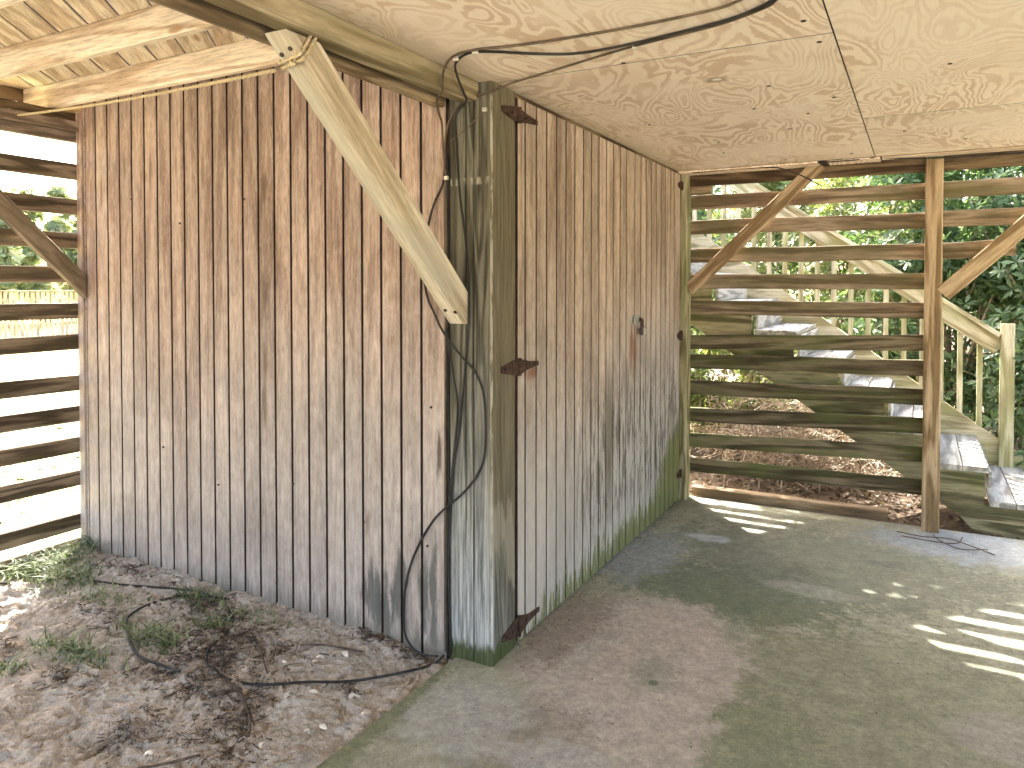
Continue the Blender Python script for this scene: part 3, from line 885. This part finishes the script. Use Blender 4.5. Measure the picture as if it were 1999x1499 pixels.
def shrub(base, rad, hgt, nros, seed, label, mat='leaf', L=(.06, .10), group="shrubs behind the staircase", wr=.36, lowest=.1, name="shrub", cat="shrub", nl=7):
    rr = random.Random(seed)
    t = empty(name, base, label, cat, group)
    b = Vector(base)
    # clump centres through the volume
    clumps = []
    nc = max(10, int(nros / 38))
    for i in range(nc):
        th = rr.uniform(0, 6.283); q = math.sqrt(rr.uniform(.05, 1)); hz = rr.uniform(lowest, 1)
        sh = (1 - .55 * max(0, hz - .55) / .45)
        clumps.append(b + Vector((math.cos(th) * q * rad[0] * sh, math.sin(th) * q * rad[1] * sh, hz * hgt)))
    br_ = []
    for i, c in enumerate(clumps):
        foot = b + Vector((rr.uniform(-.15, .15) * rad[0], rr.uniform(-.15, .15) * rad[1], -.05))
        mid = foot.lerp(c, .5) + Vector((rr.uniform(-.12, .12), rr.uniform(-.12, .12), rr.uniform(0, .15)))
        if i % 2 == 0 or nc < 30: br_.append((spline([foot, mid, c], 4), .014 * hgt / 2, .004))
        for k in range(2):
            e = c + Vector((rr.gauss(0, .22), rr.gauss(0, .22), rr.gauss(.05, .2)))
            br_.append((spline([mid.lerp(c, .6), c.lerp(e, .4), e], 3), .006, .002))
    strands("branches", br_, M['bark'], t, 4)
    pts = []
    for i in range(nros):
        c = clumps[rr.randrange(nc)]
        off = Vector((rr.gauss(0, 1), rr.gauss(0, 1), rr.gauss(0, .85))) * (.16 * (hgt / 3) ** .5)
        nrm = off.normalized() * .8 + Vector((0, 0, .75)) + Vector((rr.uniform(-.4, .4), rr.uniform(-.4, .4), 0))
        p = c + off
        if p.z < b.z + .02: p.z = b.z + rr.uniform(.02, .2)
        pts.append((tuple(p), tuple(nrm)))
    leaves_mesh("foliage", pts, M[mat], t, L, nl, seed, .45, wr)
    return t
S = -.05
shrub((2.75, 5.05, S), (.8, .6, 0), 3.5, 2600, 11, "dense dark green shrub right of the stair newel post", L=(.07, .115))
shrub((1.75, 5.65, S), (.85, .6, 0), 3.9, 2600, 12, "tall glossy-leaved shrub filling the gap above the handrail", L=(.07, .115))
shrub((3.8, 5.3, S), (.9, .8, 0), 3.8, 1800, 13, "leafy green shrub at the right-hand picture edge", L=(.07, .115))
shrub((.85, 6.6, S), (.7, .5, 0), 3.5, 1300, 14, "lighter green shrub seen through the upper slats and balusters", 'leaf_y', (.06, .11))
shrub((-.35, 7.6, S), (.9, .7, 0), 3.3, 1500, 15, "yellow-green shrub showing between far post and diagonal brace", 'leaf_y', (.07, .12))
shrub((2.9, 7.4, S), (1.5, .8, 0), 4.8, 2600, 16, "tall dark shrub at the back right behind the others", L=(.08, .13))
shrub((.9, 8.8, S), (1.6, .7, 0), 4.2, 2400, 17, "dark green shrub farthest back behind the stair balusters", L=(.08, .13))
shrub((-1.9, 8.9, S), (1.3, .7, 0), 3.6, 1800, 18, "bushy shrub farthest left behind the shed corner", L=(.08, .13))
shrub((-.80, 5.0, S), (.5, .45, 0), 3.5, 1500, 21, "narrow shrub added behind the shed to block sun under the stair rail", L=(.07, .115))  # added to stop sun flecks on the floor, mostly hidden
shrub((-.25, 5.3, S), (.5, .35, 0), 1.05, 420, 19, "low bright green plant under the stairs near the shed", 'leaf_y', (.07, .12))
shrub((.45, 5.7, S), (.45, .3, 0), .95, 300, 20, "low sunlit seedling patch under the middle of the stairs", 'leaf_y', (.06, .11))

# dead vine tangle under the stairs
rr = random.Random(31)
vs_l = []
for i in range(1300):
    c = Vector((rr.gauss(.65, .6), rr.uniform(3.7, 5.3), 0))
    if c.x < -.3 or c.x > 2.0: continue
    top_ = max(.1, .85 - .42 * max(0, c.x)) * (1 if c.y > 4.3 else .5)
    c.z = rr.uniform(0, top_) * rr.uniform(.5, 1)
    d = Vector((rr.gauss(0, 1), rr.gauss(0, .6), rr.gauss(0, .55))).normalized() * rr.uniform(.12, .42)
    bend = Vector((rr.uniform(-.08, .08), rr.uniform(-.08, .08), rr.uniform(-.02, .12)))
    a, b = c - d / 2, c + d / 2
    a.z = max(a.z, -.05); b.z = max(b.z, -.05)
    vs_l.append((spline([a, c + bend, b], 3), rr.uniform(.003, .0075), .002))
o = strands("dead_vine_tangle", vs_l, M['twig'])
tag(o, "tangle of dry brown vines and twigs under the stairs", "dead vines", kind="stuff")
# upright bare stems rooted just behind the slab
for i, (x, y, h) in enumerate(((.18, 3.35, .55), (.42, 3.5, .42), (.60, 3.42, .62), (.86, 3.6, .48), (1.12, 3.75, .36))):
    o = tube("bare_stem", [(x, y, -.06), (x + .02, y + .01, h * .5), (x - .02 + .03 * (i % 2), y, h)], .007, M['twig'], None, 5, 4, .003)
    tag(o, ["leftmost thin bare stem behind the lowest slats", "short bare stem second from the shed behind the lowest slats", "tallest bare stem in the middle behind the lowest slats",
            "bare stem fourth from the shed behind the lowest slats", "shortest bare stem near the brown post behind the slats"][i], "stem", "bare stems behind the slats")
# leaf litter beyond the slab
rr = random.Random(5)
pts = [((rr.uniform(-.6, 3.4), 2.95 + abs(rr.gauss(0, 1.1)), -.05 + rr.uniform(0, .03)), (rr.gauss(0, .5), rr.gauss(0, .5), 1)) for i in range(2600)]
o = leaves_mesh("leaf_litter", pts, M['litter'], None, (.03, .07), 1, 6, .1, .5, "stuff")
tag(o, "brown fallen leaves covering the ground around the stairs", "leaf litter")
pts = [((rr.uniform(-9, -3.1), rr.uniform(-1.5, 5.5), -.05), (rr.gauss(0, .3), rr.gauss(0, .3), 1)) for i in range(900)]
o = leaves_mesh("lawn_leaves", pts, M['lawn_leaf'], None, (.05, .10), 1, 8, .15, .5, "stuff")
tag(o, "dark fallen leaves scattered over the sunlit lawn", "fallen leaves")

# ------------------------------------------------------------------ far garden: fence and trees
fen = empty("picket_fence", (-24, 12, 0), "tan board fence across the far side of the sunny lawn", "fence")
fp0, fp1 = Vector((-22.5, 8.0, 0)), Vector((-25.5, 18.0, 0))
fd = (fp1 - fp0); FL = fd.length; fd.normalize(); fnrm = Vector((fd.y, -fd.x, 0))
for z in (.35, 1.15):
    a, b = fp0 + Vector((0, 0, z)) - fnrm * .06, fp1 + Vector((0, 0, z)) - fnrm * .06
    board("fence_rail", a, b, .09, .04, (0, 0, 1), M['fence'], fen)
q = 0.
while q < FL:
    p = fp0 + fd * q
    board("picket", (p.x, p.y, -.06), (p.x, p.y, 1.42 + rnd.uniform(-.02, .02)), .14, .02, fd, M['fence'], fen)
    q += .2
for k in range(5):
    p = fp0 + fd * (FL * k / 4) - fnrm * .14
    board("fence_post", (p.x, p.y, -.06), (p.x, p.y, 1.5), .1, .1, fd, M['fence'], fen)
board("fence_cap", fp0 + Vector((0, 0, 1.445)), fp1 + Vector((0, 0, 1.445)), .13, .035, fnrm, M['fence'], fen)
for i, (x, y, h, r, lab, m) in enumerate(((-31, 12.5, 5.0, 2.6, "broad dark tree behind the far fence at the picture edge", 'leaf_far'), (-33, 17.0, 5.6, 2.8, "rounded tree behind the far fence nearest the shed wall", 'leaf_far'),
                                   (-30, 20.5, 5.2, 2.2, "yellowing tree behind the far fence hidden by the shed edge", 'leaf_y'), (-36, 9.0, 5.6, 2.8, "dark tree at the far left beyond the slats", 'leaf_far'), (-34.5, 14.8, 5.6, 2.6, "tree between the two nearest ones behind the far fence", 'leaf_y'))):
    t = shrub((x, y, S), (r, r, 0), h, 1500, 70 + i, lab, m, (.22, .40), "trees beyond the far fence", .55, .22, "broadleaf_tree", "tree", 6)
    tube("trunk", [(x, y, -.06), (x + .1, y, h * .3), (x - .05, y + .1, h * .7)], .16, M['bark'], t, 7, 4, .06)

# ------------------------------------------------------------------ cables, rope
def cable(name, pts, r, mat, label, cat="cable", group=None, n=6):
    o = tube(name, pts, r, mat, None, 6, n)
    return tag(o, label, cat, group)
ZC = CEIL - .006
cab1 = cable("cable", [(1.6, -.62, ZC), (1.119, -.431, ZC), (.989, -.368, ZC), (.742, -.342, ZC), (.474, -.341, ZC), (.288, -.357, ZC), (.148, -.382, ZC), (.053, -.367, ZC - .004), (-.02, -.315, 2.372), (-.054, -.275, 2.333), (-.09, -.225, 2.316),
      (-.15, -.173, 2.30), (-.17, -.13, 2.26), (-.19, -.08, 2.235), (-.217, -.03, 2.15), (-.219, -.008, 2.0), (-.219, -.004, 1.7), (-.221, -.004, 1.35), (-.224, -.006, .9), (-.227, -.006, .4), (-.224, -.01, .02)], .0048, M['cable_b'],
      "upper brown cable crossing the ceiling and dropping beside the corner post")
cab2 = cable("cable", [(1.6, -.66, ZC), (1.195, -.389, ZC), (1.029, -.273, ZC), (.838, -.219, ZC), (.592, -.174, ZC), (.439, -.178, ZC), (.311, -.247, ZC), (.194, -.337, ZC), (.114, -.361, ZC), (.02, -.30, ZC - .006), (-.03, -.21, 2.368),
      (-.056, -.12, 2.328), (-.09, -.05, 2.318), (-.149, -.012, 2.30), (-.169, -.011, 2.26), (-.164, -.008, 2.158), (-.149, -.008, 1.946), (-.121, -.008, 1.755), (-.104, -.008, 1.565), (-.108, -.009, 1.395), (-.124, -.009, 1.224), (-.150, -.009, .988),
      (-.178, -.009, .836), (-.196, -.009, .617), (-.206, -.009, .398), (-.201, -.009, .181), (-.197, -.010, .01)], .0048, M['cable'],
      "black cable curving over the beam and down the corner post face")
cab3 = cable("cable", [(1.62, -.70, ZC), (1.201, -.396, ZC), (1.127, -.316, ZC), (.992, -.243, ZC - .001), (.886, -.209, ZC), (.66, -.156, ZC), (.485, -.099, ZC), (.285, -.024, ZC), (.08, .02, ZC - .01), (.006, -.012, 2.353), (-.066, -.010, 2.343), (-.128, -.010, 2.33), (-.186, -.011, 2.277), (-.215, -.012, 2.2), (-.219, -.018, 2.05)],
      .0046, M['cable_b'], "straight cable running from the ceiling to the top of the corner post")
cable("cord", [(-.029, -.006, 2.281), (-.117, -.007, 2.218), (-.192, -.012, 2.172)], .0022, M['cord'], "thin cord from a nail near the corner post top", "cord")
cable("cable", [(-.219, -.012, 2.07), (-.232, -.012, 1.993), (-.276, -.014, 1.91), (-.305, -.016, 1.814), (-.326, -.018, 1.695), (-.311, -.02, 1.543), (-.264, -.022, 1.446), (-.210, -.036, 1.372), (-.124, -.036, 1.279), (-.074, -.014, 1.218),
      (-.037, -.010, 1.136), (-.025, -.010, 1.022), (-.030, -.010, .874), (-.067, -.010, .786), (-.137, -.010, .702), (-.213, -.012, .638), (-.278, -.012, .574), (-.345, -.012, .475), (-.399, -.012, .365), (-.43, -.014, .247), (-.433, -.02, .134),
      (-.414, -.035, .055), (-.36, -.05, .015), (-.293, -.06, .008), (-.235, -.05, .012)], .0052, M['cable'], "black cable bowing out from the post and looping to the sand")
cable("cable", [(-.198, -.036, 1.383), (-.175, -.014, 1.181), (-.160, -.010, 1.053), (-.182, -.010, .836), (-.206, -.011, .618), (-.216, -.012, .29), (-.209, -.014, .012)], .0046, M['cable'], "slack black cable hanging below the brace against the post")
cable("cable", [(-.213, -.004, 2.12), (-.214, .004, 1.9), (-.213, .002, 1.6), (-.215, .003, 1.2), (-.214, .002, .7), (-.216, -.002, .25), (-.213, -.012, .02)], .0052, M['cable'], "black cable tucked deepest in the gap beside the corner post")
cable("cable", [(-.222, -.008, 2.08), (-.224, -.007, 1.8), (-.221, -.007, 1.45), (-.223, -.008, 1.0), (-.221, -.009, .5), (-.219, -.014, .03)], .0046, M['cable_b'], "brown cable running straight down the edge of the last siding plank")
def gz(x, y, dz=.008): return (x, y, sand_h(x, y) + dz)
cable("cable", [(-.215, -.03, .012)] + [gz(*p) for p in ((-.26, -.10), (-.422, -.333), (-.58, -.47), (-.727, -.578), (-.857, -.615), (-.95, -.60), (-1.001, -.581), (-1.06, -.54), (-1.097, -.489), (-1.172, -.345), (-1.265, -.222), (-1.40, -.14))],
      .0052, M['cable'], "long black cable lying across the sand towards the post foot", n=10)
cable("cable", [gz(*p) for p in ((-1.45, -.09), (-1.69, -.126), (-1.766, -.272), (-1.719, -.44), (-1.53, -.568), (-1.344, -.649), (-1.174, -.653), (-1.05, -.676))], .0058, M['cable'], "curled black cable looping around the grass tuft on the sand", n=10)
cable("cable", [gz(*p) for p in ((-2.632, -.531), (-2.548, -.424), (-2.41, -.318), (-2.051, -.214), (-1.733, -.092), (-1.5, -.08))], .005, M['cable'], "black cable along the sand at the foot of the siding", n=10)
cable("root", [gz(*p) for p in ((-.841, -.628), (-.739, -.655), (-.66, -.69), (-.597, -.733), (-.54, -.78), (-.505, -.823), (-.50, -.90), (-.471, -.964))], .0055, M['root'], "dark winding root on the sand below the cable loop", "root", n=8)
for i, pts in enumerate((((-.75, -.50), (-.95, -.36), (-1.1, -.28)), ((-.55, -.16), (-.72, -.20), (-.83, -.235)), ((-.55, -.98), (-.60, -1.06), (-.72, -1.12)), ((-.98, -.80), (-.95, -.70), (-.86, -.74)))):
    cable("twig", [gz(*p, .006) for p in pts], .0045, M['root'], ["dark stick on the sand pointing at the siding", "short dark twig beside the pale shells", "twig at the bottom edge of the sand", "thin bent twig amid the dark debris"][i], "twig", "twigs on the sand")
cable("cable", [(-.03, 2.715, 2.392), (.264, 2.70, 2.390), (.441, 2.69, 2.392), (.679, 2.69, 2.388), (.938, 2.69, 2.386), (1.216, 2.695, 2.388), (1.29, 2.70, 2.393), (1.563, 2.795, 2.380), (2.065, 2.795, 2.372), (2.9, 2.795, 2.376)], .0048, M['cable'], "thin black cable along the far edge of the plywood ceiling")
cable("cable", [(.1, 2.69, 2.380), (.41, 2.685, 2.384), (.582, 2.69, 2.380), (.682, 2.70, 2.372), (.813, 2.70, 2.318), (.894, 2.70, 2.272), (.942, 2.70, 2.240)], .0042, M['cable'], "loose cable end dangling in front of the far diagonal brace")
def clip(p, nrm, label):
    o = box("cable_clip", (p[0] - .009, p[1] - .006, p[2] - .008), (p[0] + .009, p[1] + .006, p[2] + .008), M['clip'], None, ch=.002)
    return tag(o, label, "clip", "cable clips")
clip((.148, -.372, 2.391), None, "cable clip where two ceiling cables meet")
clip((.05, -.345, 2.389), None, "cable clip at the bend above the beam")
clip((-.03, -.006, 2.285), None, "white clip near the top of the corner post")
clip((-.10, -.006, 2.345), None, "white clip on the cable at the corner post top")
clip((.66, -.152, 2.392), None, "cable clip on the lone straight ceiling cable")
clip((-.213, -.012, 2.02), None, "cable clip where the dark cables bundle beside the post")
# rope from brace to the left header
def rope_pts():
    a, b = Vector((-.215, -.955, 2.228)), Vector((-2.78, -.34, 2.495))
    return [a, a.lerp(b, .25) - Vector((0, 0, .010)), a.lerp(b, .5) - Vector((0, 0, .014)), a.lerp(b, .75) - Vector((0, 0, .010)), b]
rope = empty("rope", (-.2, -.95, 2.2), "tan rope tied round the brace and stretched along the joist", "rope")
sp = spline(rope_pts(), 40)
strand_v = []
for s_ in range(3):
    pts = []
    for i, p in enumerate(sp):
        an = i * .95 + s_ * 2.094
        pts.append(p + Vector((0, math.cos(an), math.sin(an))) * .0032)
    strand_v.append((pts, .0036, .0036))
strands("rope_line", strand_v, M['rope'], rope, 5)
def loop(tt, r=.006):
    """loop round the brace section at distance tt along it"""
    d = Vector((0, -.741, .672)); un_ = Vector((0, -.672, -.741))
    c0 = Vector((-.1585, -.002, 1.408)) + d * tt
    hw, hd = .0475 + r, .1045
    P = [c0 + Vector((-hw, 0, 0)) + un_ * r, c0 + Vector((0, 0, 0)) + un_ * (r + .002) + d * .01, c0 + Vector((hw, 0, 0)) + un_ * r + d * .02, c0 + Vector((hw + .001, 0, 0)) - un_ * hd * .5 + d * .03, c0 + Vector((hw, 0, 0)) - un_ * (hd + r) + d * .04,
         c0 - un_ * (hd + r) + d * .02, c0 + Vector((-hw, 0, 0)) - un_ * (hd + r), c0 + Vector((-hw, 0, 0)) - un_ * hd * .5, c0 + Vector((-hw, 0, 0)) + un_ * r]
    tube("rope_loop", P, r, M['rope'], rope, 6, 6)
loop(1.245); loop(1.262, .0055)
d_ = Vector((0, -.741, .672)); un_ = Vector((0, -.672, -.741))
kc = Vector((-.145, -.002, 1.408)) + d_ * 1.262 + un_ * .012
tube("rope_knot", [kc + Vector((math.cos(a * 1.3) * .016, math.sin(a * .9) * .014, math.cos(a * .7) * .014)) for a in range(10)], .0055, M['rope'], rope, 6, 5)
tube("rope_end", [kc, kc + Vector((.02, -.01, .03)), kc + Vector((.03, -.012, .055))], .0048, M['rope'], rope, 6, 5)

# ------------------------------------------------------------------ small things on the sand
def shell(x, y, s, rot, label, tilt=.3):
    V, F = [], []
    n = 12
    for ring in range(4):
        q = ring / 3
        for k in range(n + 1):
            th = math.pi * (-.12 + 1.24 * k / n)
            rr_ = (.15 + .85 * q) * s * (1 + .03 * (k % 2))
            V.append((math.cos(th) * rr_, math.sin(th) * rr_ * 1.15 - s * .35, s * .32 * (1 - q * q) ))
    for ring in range(3):
        for k in range(n):
            a = ring * (n + 1) + k
            F.append((a, a + n + 1, a + n + 2, a + 1))
    nv = len(V)
    V += [(vx, vy, vz - .0022) for vx, vy, vz in V]
    F += [tuple(reversed([i + nv for i in f])) for f in F]
    Mx = Matrix.Translation((x, y, sand_h(x, y) + s * .10)) @ Matrix.Scale(.8, 4) @ Matrix.Rotation(rot, 4, 'Z') @ Matrix.Rotation(tilt, 4, 'X')
    o = mesh_obj("seashell", V, F, M['shell'], None, Mx, True)
    return tag(o, label, "shell", "seashells on the sand")
for a in ((-.697, -.255, .024, .4, "larger pale shell left of the pair nearest the siding"), (-.598, -.207, .026, 2.0, "shell right of the pair nearest the siding"), (-.690, -.300, .018, 1.2, "small shell lying just in front of the larger pale one"),
          (-.516, -.492, .024, 3.0, "open shell lying below the long cable"), (-.372, -.422, .026, .9, "white rounded shell between the cable and slab edge"), (-.327, -.64, .022, 2.4, "broken shell near the mossy slab edge"),
          (-.358, -.685, .016, .2, "small white shell beside the broken one"), (-.423, -.835, .022, 1.6, "pale shell nearest the camera at the picture bottom"), (-.779, -.38, .015, 2.2, "tiny shell above the cable midway along"),
          (-.760, -.495, .015, .7, "tiny shell just above the cable curl"), (-.540, -.235, .017, 2.9, "shell fragment nearest the corner post"), (-.245, -.514, .014, 1.1, "shell chip at the very edge of the slab"),
          (-.400, -.375, .018, 2.6, "flat shell lying against the long cable"), (-.727, -1.042, .02, .5, "shell beside dark debris at the bottom left")):
    shell(*a)
# dark root mats
rr = random.Random(17)
mats = []
for (cx, cy_, rx, ry, a) in DEBRIS:
    for i in range(int(3600 * a * rx * ry / .02) // 9 + 40):
        x = cx + rr.gauss(0, rx * .75); y = cy_ + rr.gauss(0, ry * .75)
        if mnoise.noise(Vector((x * 9, y * 9, 3))) < -.05 and rr.random() < .85: continue
        if x > -.20 or y > -.004 or x < -2.7: continue
        th = rr.uniform(0, 6.283); l = rr.uniform(.008, .035) if rr.random() < .93 else rr.uniform(.05, .11)
        dx, dy = math.cos(th) * l / 2, math.sin(th) * l / 2
        if y + abs(dy) > -.006: dy = 0
        z = sand_h(x, y)
        k = rr.uniform(0, .022)
        P = [Vector((x - dx, y - dy, z + rr.uniform(-.003, .010))), Vector((x + rr.uniform(-.3, .3) * l, y - abs(rr.uniform(0, .3)) * l, z + k * .6)), Vector((x + dx, y + dy, z + rr.uniform(-.003, .008)))]
        mats.append((spline(P, 2), rr.uniform(.0012, .0032), .0009))
o = strands("root_debris", mats, M['root'])
tag(o, "dark root and pine needle debris matted on the sand", "debris", kind="stuff")
# small sand clods
V, F = [], []
for i in range(900):
    x, y = rr.uniform(-2.6, -.22), rr.uniform(-2.0, -.03)
    s = abs(rr.gauss(0, .006)) + .003
    z = sand_h(x, y)
    b = len(V)
    for dx, dy, dz in ((1, 0, 0), (-1, 0, 0), (0, 1, 0), (0, -1, 0), (0, 0, .8), (0, 0, -.6)):
        V.append((x + dx * s * rr.uniform(.6, 1.4), y + dy * s * rr.uniform(.6, 1.4), z + dz * s * rr.uniform(.6, 1.2)))
    F += [tuple(b + k for k in t) for t in ((0, 2, 4), (2, 1, 4), (1, 3, 4), (3, 0, 4), (2, 0, 5), (1, 2, 5), (3, 1, 5), (0, 3, 5))]
o = mesh_obj("sand_clods", V, F, M['sand'], None, None, True)
tag(o, "small clods and crumbs scattered over the sand", "clods", kind="stuff")
# grass
V, F = [], []
def blade(x, y, h, z0):
    th = rr.uniform(0, 6.283); w = rr.uniform(.0022, .0048); ln = rr.uniform(.5, 2.0) * h
    dx, dy = math.cos(th), math.sin(th)
    b = len(V)
    for (t, ww) in ((0, 1), (.4, .9), (.75, .6)):
        cx, cy2, cz = x + dx * ln * t * t, min(y + dy * ln * t * t, -.004), z0 + h * (t - .35 * t * t)
        V.extend([(cx - dy * w * ww, cy2 + dx * w * ww, cz), (cx + dy * w * ww, cy2 - dx * w * ww, cz)])
    V.append((x + dx * ln, min(y + dy * ln, -.004), z0 + h * .62))
    F.extend([(b, b + 1, b + 3, b + 2), (b + 2, b + 3, b + 5, b + 4), (b + 4, b + 5, b + 6)])
for (cx, cy_, rx, ry, n, h) in ((-2.70, -.28, .10, .22, 420, .13), (-2.42, -.30, .16, .12, 220, .09), (-1.62, -.76, .22, .06, 330, .075), (-1.45, -.52, .16, .06, 260, .085), (-1.60, -.14, .16, .07, 160, .07), (-1.72, -.98, .07, .05, 90, .07),
                              (-2.05, -.36, .22, .1, 160, .06), (-1.30, -.30, .12, .08, 100, .07), (-2.9, -.7, .12, .5, 500, .12), (-2.95, -1.5, .15, .5, 300, .11), (-1.15, -.16, .15, .05, 70, .06)):
    for i in range(n):
        x, y = rr.gauss(cx, rx * .6), min(rr.gauss(cy_, ry * .6), -.01)
        if -2.80 < x - .0 < -2.70 and y > -.03: continue
        if x > -2.3 and rr.random() < .4: continue
        blade(x, y, h * rr.uniform(.5, 1.2), sand_h(max(-3.44, x), y) - .003)
o = mesh_obj("grass", V, F, M['grass'])
tag(o, "green grass tufts growing through the sand by the slatted screen", "grass", kind="stuff")
# lawn grass beyond the screen
V, F = [], []
for i in range(5200):
    x = -3.25 - abs(rr.gauss(0, 2.2)); y = rr.uniform(-2.0, 6)
    th = rr.uniform(0, 6.283); h = rr.uniform(.03, .085); w = .005
    dx, dy = math.cos(th), math.sin(th)
    b = len(V)
    V.extend([(x - dy * w, y + dx * w, -.062), (x + dy * w, y - dx * w, -.062), (x + dx * h * .7, y + dy * h * .7, -.06 + h)])
    F.append((b, b + 1, b + 2))
o = mesh_obj("lawn_grass", V, F, M['grass'])
tag(o, "sunlit lawn grass outside the left slatted screen", "grass", kind="stuff")
# dry vine strands lying on the slab by the stair foot
for i, pts in enumerate((((1.42, 2.70), (1.56, 2.64), (1.70, 2.70), (1.80, 2.60), (1.93, 2.50)), ((1.45, 2.62), (1.60, 2.57), (1.74, 2.62), (1.78, 2.74)), ((1.62, 2.73), (1.66, 2.60), (1.76, 2.52), (1.90, 2.56)))):
    o = tube("dry_vine", [(x, y, .006 + .008 * (k % 2)) for k, (x, y) in enumerate(pts)], .0032, M['root'], None, 5, 6)
    tag(o, ["longest dry vine strand on the slab by the stair foot", "short dry vine strand nearest the brown post on the slab", "curved dry vine strand crossing the longest one"][i], "vine", "dry vine strands on the slab")

# ------------------------------------------------------------------ nail heads and splits on the ceiling, grit on the slab
for (x, y) in ((.97, .62), (.84, 1.0), (1.05, 1.22), (.92, 1.55), (1.19, .95), (1.22, .12), (.55, .03), (1.62, .62), (1.9, .35), (2.0, 1.1), (1.45, 1.9), (.45, 2.1), (.75, 2.55), (1.15, 2.5), (.3, 1.1), (1.75, 2.3), (1.2, -.12), (.5, 1.75)):
    bolt((x, y, CEIL + .0015), (0, 0, -1), .0085, ceil, "nail_head")
for (x, y) in ((-.35, 2.03), (-.78, 2.1), (-1.42, 2.0), (-1.9, 1.9), (-2.3, 2.05), (-.3, 1.05), (-.67, .5), (-1.1, .62), (-1.62, .55), (-2.05, .7), (-.32, .45)):
    bolt((x, -.001, y), (0, -1, 0), .0055, wall, "nail_head")
rr = random.Random(77)
V, F = [], []
for i in range(1500):
    if i < 700:
        y = rr.uniform(.2, 2.7); x = abs(rr.gauss(0, .06)) + .004
    else:
        x, y = rr.uniform(-.15, 3.2), rr.uniform(-1.6, 2.85)
    s_ = rr.uniform(.0012, .0042)
    b = len(V)
    a0 = rr.uniform(0, 6.28)
    for k in range(4):
        V.append((x + math.cos(a0 + k * 1.57) * s_ * rr.uniform(.6, 1.6), y + math.sin(a0 + k * 1.57) * s_ * rr.uniform(.6, 1.6), .0008))
    V.append((x, y, .001 + s_ * rr.uniform(.4, 1.1)))
    F += [(b, b + 1, b + 4), (b + 1, b + 2, b + 4), (b + 2, b + 3, b + 4), (b + 3, b, b + 4)]
o = mesh_obj("grit", V, F, M['litter'])
tag(o, "specks of grit and leaf crumbs on the concrete floor", "grit", kind="stuff")
